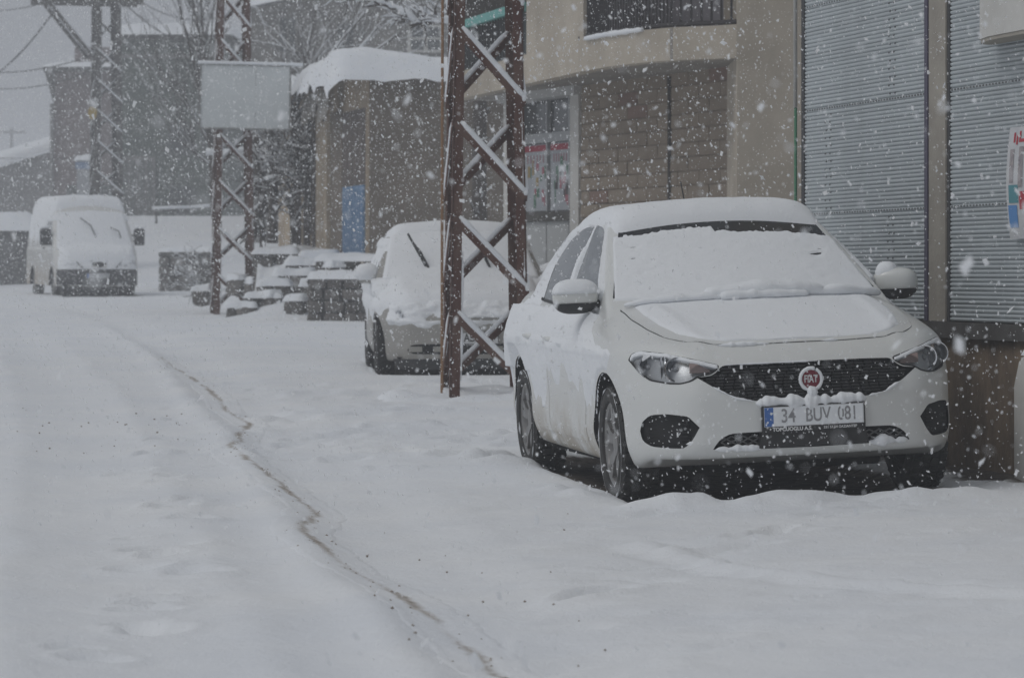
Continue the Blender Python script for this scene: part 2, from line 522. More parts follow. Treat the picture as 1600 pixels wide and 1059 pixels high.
MORTAR = mat('mortar', (.27, .225, .18), .95, col2=(.20, .165, .13), scale=6)
SHUT = mat('galvanised_slat', (.51, .55, .565), .5, metal=.1, col2=(.41, .445, .46), scale=1.2, detail=6, obj_var=.05)
SHUTD = mat('shutter_gap', (.05, .052, .055), .8)
RIVET = mat('rivet_grey', (.14, .145, .15), .7)
RAILP = mat('purple_rail', (.055, .045, .085), .5)
WHITEP = mat('white_plaster', (.60, .59, .56), .8, col2=(.52, .51, .48), scale=3)
IRON = mat('dark_iron', (.025, .022, .025), .6, col2=(.05, .045, .045), scale=10)
TEAL = mat('teal_paint', (.12, .36, .33), .6, col2=(.16, .42, .39), scale=5)
LILAC = mat('lilac_wall', (.36, .35, .40), .85, col2=(.30, .29, .34), scale=2)
STONE = mat('rubble_stone', (.115, .105, .098), .95, col2=(.19, .175, .16), scale=4, detail=8, bump=.02, bscale=10, obj_var=.25)
BLUED = mat('blue_door', (.085, .18, .33), .6, col2=(.14, .25, .40), scale=4)
WOODD = mat('dark_boards', (.075, .055, .045), .8, col2=(.12, .095, .08), scale=3, stretch=(8, 8, .6))
OCHRE = mat('ochre_plaster', (.40, .31, .21), .9, col2=(.30, .24, .175), scale=2.5, detail=8)
RUST = mat('rusty_steel', (.085, .032, .022), .85, col2=(.16, .10, .075), scale=7, detail=9, contrast=(.40, .72), bump=.003, bscale=40, stretch=(1, 1, .35))
RUSTD = mat('weathered_steel', (.06, .055, .052), .8, col2=(.13, .12, .11), scale=7, detail=8)
BOARD = mat('pale_sign_board', (.70, .735, .735), .6, col2=(.62, .655, .655), scale=1.5, detail=6)

def frame(name, p0, ang, label, cat, group=None):
    return empty(name, (p0[0], p0[1], 0), (0, 0, ang), label, cat, group)

def snow_slab(mb, poly, z, t, seed=0, n=14, over=.05, rough=1.0):
    """lumpy snow lying on a rectangle poly = (x0, y0, x1, y1)"""
    x0, y0, x1, y1 = poly
    G = []
    for i in range(n + 1):
        row = []
        for j in range(n + 1):
            u, v = i / n, j / n
            e = min(1, min(u, 1 - u) / .14), min(1, min(v, 1 - v) / .25)
            r = math.sqrt(max(0, 1 - (1 - e[0]) ** 2)) * math.sqrt(max(0, 1 - (1 - e[1]) ** 2))
            x_, y_ = x0 - over + (x1 - x0 + 2 * over) * u, y0 - over + (y1 - y0 + 2 * over) * v
            nz = fbm((x_ * 1.6 + seed, y_ * 1.6, seed), 3)
            row.append((x_ + .06 * nz, y_ + .07 * fbm((x_ * 3, y_ * 3, seed + 4)), z - .015 + t * r * (1 + .75 * nz + .35 * fbm((x_ * 5 + seed, y_ * 5, 1)))))
        G.append(row)
    mb.grid(G)
    return mb

# ------------------------------------------------------------------ shop with steel shutters (nearest, right)
FA = (7.21 - .232 * 20, 20.0)
shop = frame('shop_building', FA, math.atan2(.974, -.226), 'shop front with ribbed grey steel shutters beside the white sedan', 'building')
MB().box((-7, -7, -.3), (3.20, -.13, 7)).build('wall', [BEIGE], shop)
bw = MB()
n_ = 40
G = [[(s_, -.02 + .02 * fbm((s_ * 2, z_ * 2, 1)) + .012 * fbm((s_ * 7, z_ * 7, 3)), z_) for z_ in np.linspace(-.2, 1.0, 24)] for s_ in np.linspace(-7, 3.19, 120)]
bw.grid(G); bw.build('base_wall', [BASEW], shop, smooth=True, recalc=False)
MB().box((-7, -.12, .985), (3.19, .03, 1.075)).build('ledge', [DARKC], shop)
MB().box((.43, -.12, 1.078), (.71, .004, 7)).build('pillar', [CONC], shop)
MB().box((.712, -.11, 1.078), (.765, .012, 7)).build('shutter_rail', [RAILP], shop)
MB().box((3.09, -.11, 1.078), (3.15, -.004, 7)).build('shutter_rail', [SHUTD], shop)
MB().box((.385, -.11, 1.078), (.428, -.006, 7)).build('shutter_rail', [SHUTD], shop)
mb = MB(); mb.tube([(3.225, .012, 2.42), (3.225, .012, 7)], .013, 10); mb.build('drain_pipe', [WHITEP], shop, smooth=True)
mb = MB(); mb.tube([(3.225, .010, .1), (3.225, .010, 2.42)], .010, 10); mb.build('drain_pipe', [mat('green_pipe', (.05, .20, .11), .6)], shop, smooth=True)
for a_, b_ in ((-7, .38), (.77, 3.085)): MB().box((a_, -.12, 3.462), (b_, -.002, 7)).build('lintel_wall', [BEIGE], shop)
PITCH = .0245
def slat_mesh(L):
    prof = [(-.012, 0.0), (-.0095, .0065), (-.003, .0105), (.004, .0105), (.0085, .006), (.0095, -.001), (.0125, -.001)]
    mb = MB(); mb.grid([[(x_, y_, z_) for z_, y_ in prof] for x_ in (0, L)])
    return mb.mesh('slat', [SHUT], smooth=True)
for s0, s1, vr in ((.775, 3.085, {0: 1.35, 1: 2.55, 2: 1.33, 3: 2.0}), (-3.4, .38, {0: -1.6, 1: -.9, 2: -2.2, 3: -1.2})):
    sh = empty('roller_shutter', (s0, -.018, 0)); sh.parent = shop
    MB().box((-.005, -.04, 1.08), (s1 - s0 + .005, -.006, 3.46)).build('shutter_backing', [SHUTD], sh)
    sm = slat_mesh(s1 - s0)
    z_ = 1.092; k = 0
    while z_ < 3.45:
        share('slat', sm, sh, (0, random.uniform(-.001, .001), z_), (random.uniform(-.02, .02), 0, 0))
        z_ += PITCH; k += 1
    rv = MB()
    for p in range(4):
        zz = 1.092 + PITCH * 27 * p
        for x_ in np.arange(.05, s1 - s0, .05):
            for dz in (0,): rv.box((x_ - .010, .008, zz + PITCH * dz - .005 + PITCH * 26), (x_ + .010, .0135, zz + PITCH * dz + .005 + PITCH * 26))
        for dx in (0, .09):
            for q in range(0, 26, 2):
                x_ = vr[p] - s0 + dx + (.02 if q % 4 else 0)
                rv.box((x_ - .008, .009, zz + q * PITCH + .003), (x_ + .008, .0140, zz + q * PITCH + .012))
    o = rv.build('rivets', [RIVET], sh); o['kind'] = 'stuff'
# low plastered pier at the foot of the wall
pr = MB()
rows = []
for z_ in (0, .4, .75, .88, .93):
    w_ = .0 if z_ < .8 else (.02 if z_ < .9 else .06)
    rows.append([(-1.5 + w_, .02, z_), (-1.5 + w_, .10 - w_, z_), (-1.42, .13 - w_, z_), (-1.0, .13 - w_, z_), (-.90 - w_, .10 - w_, z_), (-.90 - w_, .02, z_)])
pr.grid(rows, closed=True); pr.add(rows[-1], [(0, 1, 2, 3, 4, 5)])
po = pr.build('plaster_pier', [WHITEP], shop, angle=40)
sm_ = MB(); snow_slab(sm_, (-1.46, .03, -.96, .10), .93, .04, 3, 8, .0); sm_.build('pier_snow', [SNOW], po, smooth=True)
# rounded white sign box above
sg = empty('sign_box', shop.matrix_world.translation); sg.location = (FA[0], FA[1], 0); sg.rotation_euler = shop.rotation_euler
tag(sg, 'white rounded sign box jutting out above the right shutter, cut by the frame', 'sign')
poly = [(-.36, .02), (-.37, .075), (-.42, .115), (-.52, .15), (-.75, .19), (-2.4, .22), (-2.4, .02)]
mb = MB(); mb.prism([(a, b, 2.62) for a, b in poly], (0, 0, 0), (0, 0, .75)); mb.build('sign_face', [WHITEP], sg)
mb = MB(); mb.prism([(a * 1 - .012, b * .97, 2.60) for a, b in poly], (0, 0, 0), (0, 0, .019)); mb.build('sign_underside', [CONC], sg)
# printed poster on the right shutter
ps = empty('poster', (FA[0], FA[1], 0), (0, 0, shop.rotation_euler.z), 'white printed poster with red writing and blue patch on the right shutter', 'poster')
def bow(t): return .03 + .035 * math.sin(math.pi * t)
rows = [[(-.66 - .03 * math.sin(math.pi * v) - u * .8, bow(v), 1.535 + .60 * v) for u in np.linspace(0, 1, 6)] for v in np.linspace(0, 1, 14)]
P2 = [[(x_, y_ - .003, z_) for x_, y_, z_ in r_] for r_ in rows]
mb = MB(); mb.grid(rows); mb.grid(P2, flip=True); mb.build('sheet', [mat('poster_paper', (.58, .58, .58), .7, col2=(.50, .51, .53), scale=6)], ps, smooth=True)
def printed(name, m, shapes):
    mb = MB()
    for u0, u1, v0, v1 in shapes:
        G = [[(-.66 - .03 * math.sin(math.pi * v) - u * .8, bow(v) + .0025, 1.535 + .60 * v) for u in np.linspace(u0, u1, 4)] for v in np.linspace(v0, v1, 8)]
        mb.grid(G)
    mb.build(name, [m], ps)
printed('red_letters', mat('poster_red', (.42, .03, .05), .6), [(.10, .13, .86, .95), (.15, .18, .84, .93), (.20, .34, .86, .89), (.20, .23, .86, .96)])
printed('photo_strips', mat('poster_grey', (.22, .20, .22), .7, col2=(.40, .36, .36), scale=30), [(.06, .13, .50, .80), (.22, .30, .46, .82), (.36, .6, .5, .8)])
printed('teal_patch', mat('poster_teal', (.08, .26, .30), .6), [(.05, .22, .32, .48)])
printed('blue_patch', mat('poster_blue', (.10, .26, .55), .6), [(.03, .19, .10, .30)])
printed('red_patch', mat('poster_red', (.42, .03, .05), .6), [(.24, .7, .26, .42)])

# ------------------------------------------------------------------ beige block with curved balcony
bei = empty('beige_building', (0, 0, 0), (0, 0, 0), 'beige rendered house with a curved balcony and block infill behind the sedan', 'building')
bei.scale = (1.25, 1.25, 1.25); bei.location = (0, 0, -.335)      # drawn at 4:5
EDGE = [(7.21 - .232 * 33.4, 33.4), (7.21 - .232 * 31.0, 31.0), (.54, 28.75), (.75, 28.07), (.98, 27.56), (1.215, 27.2), (1.45, 27.07), (1.69, 26.9)]
SZ0, SZ1 = 2.974, 3.215
MB().box((1.688, 26.88, 0), (3.6, 33, 8)).build('pier_wall', [BEIGE], bei)
ang_c = math.atan2(.931, -.366)
wc = empty('block_infill', (2.09, 27.11, 0), (0, 0, ang_c)); wc.parent = bei
MB().box((0, -.35, 0), (4.09, -.007, 2.97)).build('mortar_bed', [MORTAR], wc)
bms = []
for k in range(4):
    mb = MB(); w2, h2 = .2005, .0535
    j = lambda s: random.uniform(-s, s)
    P = [(-w2 + j(.004), -.03, -h2 + j(.003)), (w2 + j(.004), -.03, -h2 + j(.003)), (w2, j(.004) + .002, -h2 + .003), (-w2, j(.004) + .002, -h2 + .003),
         (-w2 + j(.004), -.03, h2), (w2, -.03, h2), (w2 - .003, j(.004) + .002, h2 - .003), (-w2 + .003, j(.004) + .002, h2 - .003)]
    mb.hexa(P); bms.append(mb.mesh('block', [BRICK]))
BRED = mat('reddish_block', (.27, .185, .15), .95, col2=(.21, .15, .125), scale=4, detail=8, bump=.005, bscale=35, obj_var=.1)
bred = bms[0].copy(); bred.materials[0] = BRED
for r_ in range(26):
    z_ = .30 + .115 * r_ - .02
    if z_ > 2.95: break
    x_ = .20 - (.2 if r_ % 2 else 0)
    while x_ < 4.3:
        L_ = 1.0
        a, b = max(x_ - .197, .0), min(x_ + .197, 4.08)
        if b - a > .06 and True:
            m_ = bred if random.random() < .07 else random.choice(bms)
            share('block', m_, wc, ((a + b) / 2, random.uniform(-.004, .005), z_), sc=((b - a) / .394, 1, 1))
        x_ += .41
MB().box((2.18, -.02, .2), (2.205, .02, 2.95)).build('conduit', [DARKC], wc)
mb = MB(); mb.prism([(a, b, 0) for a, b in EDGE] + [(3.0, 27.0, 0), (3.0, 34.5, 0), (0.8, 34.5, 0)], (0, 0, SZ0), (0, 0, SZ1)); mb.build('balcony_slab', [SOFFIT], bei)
# fascia of the slab, a little proud
def strip_wall(pts, z0, z1, th, m, name, parent, off=0.0):
    mb = MB(); G0, G1 = [], []
    pts = [np.array(p) for p in pts]
    for i, p in enumerate(pts):
        d = pts[min(i + 1, len(pts) - 1)] - pts[max(i - 1, 0)]; d = d / np.linalg.norm(d)
        n = np.array([d[1], -d[0]])
        if n[1] > 0: n = -n
        G0.append(p + n * (off)); G1.append(p - n * (th - off))
    for i in range(len(pts) - 1):
        a, b, c, d_ = G0[i], G0[i + 1], G1[i + 1], G1[i]
        mb.hexa([(*a, z0), (*b, z0), (*c, z0), (*d_, z0), (*a, z1), (*b, z1), (*c, z1), (*d_, z1)])
    return mb.build(name, [m], parent)
CURV = [tuple(p) for p in resample(EDGE[2:], 22)]
strip_wall(CURV, SZ0 - .004, SZ1 + .004, .12, BEIGE, 'slab_fascia', bei, .006)
strip_wall(EDGE[:2] + [EDGE[2]], SZ0 - .006, SZ1 + .006, .12, BEIGE, 'slab_fascia', bei, .004)
# upper storey: projecting bay and recessed balcony wall
fa = lambda Z_: (7.21 - .232 * Z_, Z_)
mb = MB(); a, b = fa(30.55), fa(28.62)
mb.prism([(*a, 0), (*b, 0), (b[0] + 2.2, b[1] + .5, 0), (a[0] + 2.4, a[1] + .5, 0)], (0, 0, SZ1 - .02), (0, 0, 8)); mb.build('bay_wall', [BEIGE], bei)
MB().box((.9, 28.6, SZ1), (1.69, 29.0, 8)).build('balcony_wall', [LILAC], bei)
MB().box((-.6, 33.9, SZ1), (1.5, 34.3, 8)).build('balcony_wall', [DARKC], bei)
# railings
rl = empty('balcony_railing'); rl.parent = bei
rp = [np.array(p) for p in CURV]
rail = resample([(p[0], p[1] + .05) for p in rp], 60)
L_ = np.concatenate([[0], np.cumsum(np.linalg.norm(np.diff(rail, axis=0), axis=1))])
at_l = lambda t: (np.interp(t, L_, rail[:, 0]), np.interp(t, L_, rail[:, 1]))
bar = MB(); bar.box((-.007, -.007, 0), (.007, .007, 1.0)); barm = bar.mesh('bar', [IRON])
bar = MB(); bar.box((-.009, -.009, 0), (.009, .009, 1.0)); barw = bar.mesh('bar', [IRON])
for zt in (SZ1 + .03, SZ1 + .98):
    mb = MB(); mb.tube([(*at_l(t), zt) for t in np.linspace(0.02, L_[-1], 30)], .018, 6); mb.build('handrail', [IRON], rl)
t = .03
while t < L_[-1]:
    x_, y_ = at_l(t)
    if x_ < 1.20: share('bar', barm, rl, (x_, y_, SZ1 + .02)); t += .046
    else: share('bar', barw, rl, (x_, y_, SZ1 + .02)); t += .088
MB().box((.62, 28.9, SZ1), (.66, 29.0, 4.4)).build('screen_post', [IRON], rl)
mb = MB()
for sc_ in range(2):
    G_ = [[(x_, y_ + .13, z_) for z_ in (SZ1 + .04, SZ1 + .95)] for x_, y_ in [at_l(t) for t in np.linspace(.02, 1.25, 12)]]
    mb.grid(G_); break
mb.build('dark_screen', [mat('dark_sheet', (.15, .14, .155), .8, col2=(.20, .19, .205), scale=3)], rl)
sn = MB(); P = [at_l(t) for t in np.linspace(.22, 1.35, 40)]
sn.tube([(x_ - .02, y_ - .045, SZ1 + .008) for x_, y_ in P], [.020 * (1 + .8 * fbm((x_ * 12, y_ * 12, 2))) for x_, y_ in P], 8); sn.build('slab_snow', [SNOW], bei, smooth=True)
r2 = empty('balcony_railing'); r2.parent = bei
A_, B_ = fa(33.3), fa(30.62)
mb = MB(); mb.bar((*A_, 3.635), (*B_, 3.635), .09, .075); mb.build('teal_handrail', [TEAL], r2)
for t in np.linspace(0.02, .98, 26):
    x_, y_ = A_[0] + (B_[0] - A_[0]) * t, A_[1] + (B_[1] - A_[1]) * t
    share('bar', barw, r2, (x_, y_, SZ1 + .02), sc=(1, 1, .40))
G_ = [[(A_[0] + (B_[0] - A_[0]) * t + .08, A_[1] + (B_[1] - A_[1]) * t + .08, z_) for z_ in (SZ1, 3.60)] for t in np.linspace(0, 1, 6)]
mb = MB(); mb.grid(G_); mb.build('dark_screen', [mat('teal_sheet', (.055, .075, .08), .8, col2=(.09, .115, .12), scale=3)], r2)
sn = MB(); P = [(A_[0] + (B_[0] - A_[0]) * t, A_[1] + (B_[1] - A_[1]) * t) for t in np.linspace(0, 1, 26)]
# shop window under the overhang
wf = empty('shop_window', (.591, 30.92, -.06), (0, 0, ang_c)); wf.parent = bei; wf.scale = (1.07, 1, 1.045)
MB().box((0, -.2, 0), (.18, .02, 2.83)).build('pillar', [WHITEP], wf)
MB().box((1.56, -.2, 0), (1.66, .02, 2.83)).build('pillar', [WHITEP], wf)
MB().box((-.02, -.25, 2.832), (1.70, .07, 2.972)).build('beam', [mat('pale_beam', (.50, .50, .49), .85)], wf)
MB().box((.157, -.30, .2), (1.558, -.16, 2.83)).build('backing', [mat('dim_shop', (.05, .05, .052), .8)], wf)
FRM = mat('grey_frame', (.36, .37, .38), .6)
for x0, x1 in ((.157, .187), (.44, .465), (.93, .955), (1.53, 1.558)): MB().box((x0, -.16, .9), (x1, -.09, 2.83)).build('mullion', [FRM], wf)
MB().box((.157, -.155, 2.47), (1.558, -.088, 2.55)).build('transom', [FRM], wf)
MB().box((.157, -.155, 1.80), (1.558, -.06, 1.88)).build('sill', [DARKC], wf)
MB().box((.157, -.155, .2), (1.558, -.09, 1.797)).build('panel_below', [mat('pale_panel', (.42, .43, .43), .7)], wf)
PGL = mat('pane_glass', (.09, .095, .10), .15)
PAP = mat('faded_paper', (.42, .44, .46), .8, col2=(.34, .36, .39), scale=5)
PRED = mat('poster_crimson', (.33, .045, .07), .7)
MULTI = []
for n_, c_ in (('print_green', (.10, .19, .14)), ('print_ochre', (.33, .25, .12)), ('print_dark', (.08, .075, .08)), ('print_rose', (.36, .14, .17)), ('print_slate', (.20, .24, .30))): MULTI.append(mat(n_, c_, .8))
rr = random.Random(21)
for x0, x1 in ((.19, .437), (.468, .927), (.958, 1.527)):
    MB().box((x0, -.135, 2.553), (x1, -.125, 2.828)).build('pane', [PGL], wf)
    MB().box((x0, -.135, 1.883), (x1, -.125, 2.468)).build('pane', [PGL], wf)
    sh_ = MB().box((x0 + .015, -.120, 1.89), (x1 - .015, -.117, 2.46)).build('poster_sheet', [PAP], wf)
    MB().box((x0 + .02, -.1165, 2.40), (x1 - .02, -.1145, 2.452)).build('red_header', [PRED], wf)
    for k in range(3):
        mb = MB()
        for q in range(5):
            u = rr.uniform(x0 + .03, x1 - .09); z_ = rr.uniform(1.90, 2.25)
            mb.box((u, -.1165, z_), (u + rr.uniform(.02, .06), -.1150 + .0004 * k, z_ + rr.uniform(.05, .13)))
        o = mb.build('printed_goods', [MULTI[(k * 2 + int(x0 * 7)) % 5]], wf); o['kind'] = 'stuff'
    mb = MB()
    for q in range(7):
        u = x0 + .03 + q * (x1 - x0 - .08) / 7
        mb.box((u, -.1165, 2.30), (u + .022, -.1149, 2.37))
    o = mb.build('red_writing', [mat('faded_red', (.30, .16, .18), .8)], wf); o['kind'] = 'stuff'
for a, b in ((.195, .20), (.43, .435)):
    MB().box((a, -.1160, 1.89), (b, -.1135, 2.40)).build('red_edge', [PRED], wf)

# ------------------------------------------------------------------ low brown house with the snow roof
low = empty('low_house', (0, 0, 0), (0, 0, 0), 'low brown house with thick roof snow and a blue door panel', 'building')
KX, KY = -2.389, 60.0
SL = lambda Z_: KX - .232 * (Z_ - 60)
mb = MB(); mb.prism([(KX, KY, 0), (3.2, 60.0, 0), (3.6, 70, 0), (SL(69), 69, 0)], (0, 0, .3), (0, 0, 4.74)); mb.build('wall', [BROWNW], low)
lw = empty('street_side', (KX, KY, 0), (0, 0, math.atan2(.974, -.226))); lw.parent = low
MB().box((.05, -.02, 1.2), (9.2, .025, 4.70)).build('plaster', [OCHRE], lw)
for a, b, m_ in ((.15, 2.25, WOODD),):
    nb = 9
    for k in range(nb):
        MB().box((a + (b - a) * k / nb + .01, .027, 2.88), (a + (b - a) * (k + 1) / nb - .01, .045 + .004 * (k % 2), 4.15)).build('board', [WOODD], lw)
    for k in range(2):
        d_ = MB().box((a + .06 + (b - a - .1) * k / 2, .03, 1.70), (a + .03 + (b - a - .1) * (k + 1) / 2, .06, 2.86)).build('door_leaf', [BLUED], lw)
        for q in range(4):
            x0 = a + .12 + (b - a - .1) * k / 2 + q * .23
            MB().box((x0, .0605, 1.78), (x0 + .16, .072, 2.78)).build('door_board', [BLUED], lw)
MB().box((.0, -.01, 1.2), (.07, .05, 4.72)).build('corner_post', [OCHRE], lw)
MB().box((2.30, .026, 1.2), (3.4, .05, 4.2)).build('brown_panel', [BROWNW], lw)
for a, b in ((3.42, 3.75), (3.80, 4.5), (7.0, 7.9)): MB().box((a, .027, 1.2), (b, .12, 4.3)).build('pilaster', [mat('pale_ochre', (.47, .38, .27), .9, col2=(.38, .31, .225), scale=3)], lw)
for a in (4.7, 5.6, 6.6): MB().box((a, .03, 1.2), (a + .12, .14, 4.4)).build('post', [WOODD], lw)
mb = MB(); mb.prism([(KX - .10, KY - .22, 0), (3.4, 59.78, 0), (3.8, 70.2, 0), (SL(69) - .3, 69, 0), (KX - .3, KY + .3, 0)], (0, 0, 4.742), (0, 0, 4.84)); mb.build('roof_slab', [DARKC], low)
tp = MB(); tp.grid([[(KX + .1 + u * 3.6, KY - .27 - .02 * math.sin(u * 9), 4.62 + .13 * v + .05 * fbm((u * 7, v, 2)) * (1 - v)) for u in np.linspace(0, 1, 40)] for v in (0, .5, 1)]); tp.build('blue_tarp', [mat('blue_tarp', (.06, .13, .30), .6, col2=(.12, .18, .30), scale=6)], low)
rs = MB(); G = []
for u in np.linspace(0, 1, 50):
    row = []
    for v in np.linspace(0, 1, 70):
        xl, xr = SL(KY + u * 9) - .35 - .30 * fbm((u * 9, 3, 1)), 3.5
        y_ = KY - .42 + u * 10
        x_ = xl - .30 + (xr - xl + .3) * v
        e1, e2 = min(1, u / .05), min(1, v / .055)
        r_ = math.sqrt(max(0, 1 - (1 - e1) ** 2)) * math.sqrt(max(0, 1 - (1 - e2) ** 2))
        lump = .16 * fbm((x_ * .9, y_ * .7, 3), 3) + .05 * fbm((x_ * 3, y_ * 3, 3))
        zz = 4.78 + .30 * r_ * (1 + .30 * math.sin(x_ * 2.1 + 1)) + lump * r_ * .7
        droop = (1 - e2) ** 2 * (.26 + .5 * fbm((y_ * 2.6, 3, 3)))
        row.append((x_, y_ - .12 * (1 - e1) * fbm((x_ * 2, 1, 1)), zz - droop - (.20 + .10 * fbm((x_ * 2.2, 5, 2))) * (1 - e1) ** 2))
    G.append(row)
rs.grid(G); rs.build('roof_snow', [SNOW], low, smooth=True)
for s0, s1, zt, zb, sd in ((2.1, 2.9, 4.55, 4.02, 1), (3.3, 3.9, 4.55, 4.1, 4), (4.1, 4.5, 4.5, 4.05, 7)):
    G = [[(s0 + (s1 - s0) * (u + .12 * fbm((u * 3, v * 3, sd)) - .2 * v * (u - .5)), .30 + .06 * math.sin(u * 9) + .05 * v, zt + (zb - zt) * v * (1 + .4 * fbm((u * 4, sd, 1)))) for v in np.linspace(0, 1, 10)] for u in np.linspace(0, 1, 12)]
    mb = MB(); mb.grid(G); mb.build('hanging_sheet', [mat('plastic_sheet', (.34, .32, .29), .5, col2=(.26, .24, .21), scale=4)], lw, smooth=True)

# ------------------------------------------------------------------ stone terrace, steps, low walls
def stone_mesh(seed, m=STONE):
    r_ = random.Random(seed)
    bm = bmesh.new(); bmesh.ops.create_cube(bm, size=1)
    bmesh.ops.subdivide_edges(bm, edges=bm.edges, cuts=1, use_grid_fill=True)
    for v in bm.verts:
        l = v.co.length
        v.co *= (.50 / max(l, .5)) ** .45 * r_.uniform(.90, 1.06)
    me = bpy.data.meshes.new('stone'); bm.to_mesh(me); bm.free(); me.materials.append(m)
    me.polygons.foreach_set('use_smooth', [True] * len(me.polygons)); me.set_sharp_from_angle(angle=R(50))
    return me
STM = [stone_mesh(k) for k in range(7)]
def stone_wall(name, x0, x1, y0, y1, z0, z1, label, size=.22, group=None, snow=.12, cat='wall'):
    w_ = empty(name, ((x0 + x1) / 2, y0, z0), (0, 0, 0), label, cat, group)
    W, H, D = x1 - x0, z1 - z0, y1 - y0
    MB().box((-W / 2 + .05, .10, -.3), (W / 2 - .05, D, H - .05)).build('core', [DARKC], w_)
    r_ = random.Random(len(name) + int(abs(x0) * 10))
    z_ = 0
    while z_ < H - .04:
        h = min(size * r_.uniform(.6, 1.0), H - z_)
        x_ = -W / 2
        while x_ < W / 2 - .03:
            l = min(size * r_.uniform(.8, 1.7), W / 2 - x_)
            share('stone', r_.choice(STM), w_, (x_ + l / 2, .09 + r_.uniform(-.03, .03), z_ + h / 2), (r_.uniform(-.1, .1), r_.uniform(-.1, .1), 0), (l * .99, .22, h * 1.0))
            x_ += l
        z_ += h
        if h <= .02: break
    y_ = .2
    while y_ < D:
        for sx in (-1, 1):
            zz = 0
            while zz < H - .05:
                h = size * r_.uniform(.7, 1)
                share('stone', r_.choice(STM), w_, (sx * (W / 2 - .06), y_, zz + min(h, H - zz) / 2), (0, 0, R(90)), (size * 1.2, .2, min(h, H - zz)))
                zz += h
        y_ += size * 1.2
    if snow:
        mb = MB(); snow_slab(mb, (-W / 2, .0, W / 2, D), H, snow, x0, 16, .05); mb.build('wall_snow', [SNOW], w_, smooth=True)
    return w_
X_ = pX
stone_wall('stone_block_wall', X_(482, 57), X_(568, 57), 57, 58.4, .55, 1.29, 'square rubble stone block wall left of the snow-covered hatchback', .24)
stone_wall('retaining_wall', X_(500, 60), X_(604, 60), 59.0, 59.9, .6, 1.58, 'low terrace wall below the blue door panel', .24)
stone_wall('retaining_wall', X_(396, 62.5), X_(462, 62.5), 62.5, 63.6, .6, 1.72, 'dark rubble terrace wall directly right of the sign-board pylon', .26)
stone_wall('roadside_wall', X_(249, 89.5), X_(333, 89.5), 89.5, 91.2, .92, 1.93, 'dark stone wall stub left of the sign-board pylon, beyond the van', .26)
ter = MB(); G = []
for u in np.linspace(0, 1, 46):
    G.append([(X_(392, 62) + 4.2 * v, 61.5 + .25 * fbm((v * 6, 4, 4)) + 8 * u, 1.02 + .55 * sstep(0, .14, u + .05 * fbm((v * 9, 1, 1))) + .28 * sstep(.1, .35, u) + .16 * fbm((v * 7, u * 9, 2)) - 1.2 * (v < .01)) for v in np.linspace(0, 1, 50)])
ter.grid(G); o = ter.build('terrace', [SNOW], None, smooth=True); o['kind'] = 'structure'
steps = empty('stone_steps', (X_(400, 60.5), 60.5, .62), (0, 0, 0), 'rough stone steps under snow climbing to the terrace', 'steps')
sr = random.Random(31)
for k, (xa, xb, ya, yb, Y_, t_) in enumerate(((352, 400, 474, 490, 59.5, .10), (384, 440, 459, 475, 59.9, .11), (405, 456, 440, 460, 60.3, .11), (428, 492, 424, 442, 60.8, .13), (446, 512, 408, 426, 61.3, .14), (470, 528, 396, 410, 61.8, .12))):
    x0, x1 = X_(xa, Y_) - steps.location.x, X_(xb, Y_) - steps.location.x
    z0, z1 = pz(yb, Y_) - .62 - .35, pz(ya, Y_) - .62 - .05
    x_ = x0
    while x_ < x1 - .05:
        l = min(sr.uniform(.16, .34), x1 - x_)
        h = (z1 - z0) * sr.uniform(.90, 1.06)
        share('step_stone', STM[sr.randrange(7)], steps, (x_ + l / 2, Y_ - 60.5 + .30 + sr.uniform(-.06, .06), z0 + h / 2), (sr.uniform(-.12, .12), sr.uniform(-.12, .12), sr.uniform(-.3, .3)), (l * 1.25, .75, h * 1.08))
        x_ += l
    mb = MB(); snow_slab(mb, (x0 - .03, Y_ - 60.5 - .04, x1, Y_ - 60.5 + .75), z1 - .01, t_, k * 3.1, 18, .02); mb.build('step_snow', [SNOW], steps, smooth=True)
for k, (x_, y_, Y_, r_) in enumerate(((315, 462, 64, .26), (372, 445, 63, .28), (398, 452, 62.8, .30), (485, 455, 60, .25), (425, 470, 60, .22), (505, 440, 58.8, .2), (462, 478, 59, .26), (520, 425, 59, .24))):
    b_ = empty('boulder', px(x_, y_, Y_), (0, 0, k), ['snow-capped boulder left of the sign-board pylon foot', 'dark boulder behind the sign-board pylon', 'dark boulder just right of the sign-board pylon', 'boulder right of the rough steps', 'small boulder among the lower steps',
              'boulder on the stone block wall corner', 'boulder at the foot of the rough steps', 'boulder on the terrace edge below the blue door'][k], 'boulder', 'boulders by the terrace')
    share('rock', STM[k % 7], b_, (0, 0, -.05), (0, 0, 0), (r_ * 1.4, r_ * 1.3, r_ * 1.1))
    mb = MB(); snow_slab(mb, (-r_ * .6, -r_ * .5, r_ * .6, r_ * .5), r_ * .36, .12, k, 10, .02); mb.build('boulder_snow', [SNOW], b_, smooth=True)

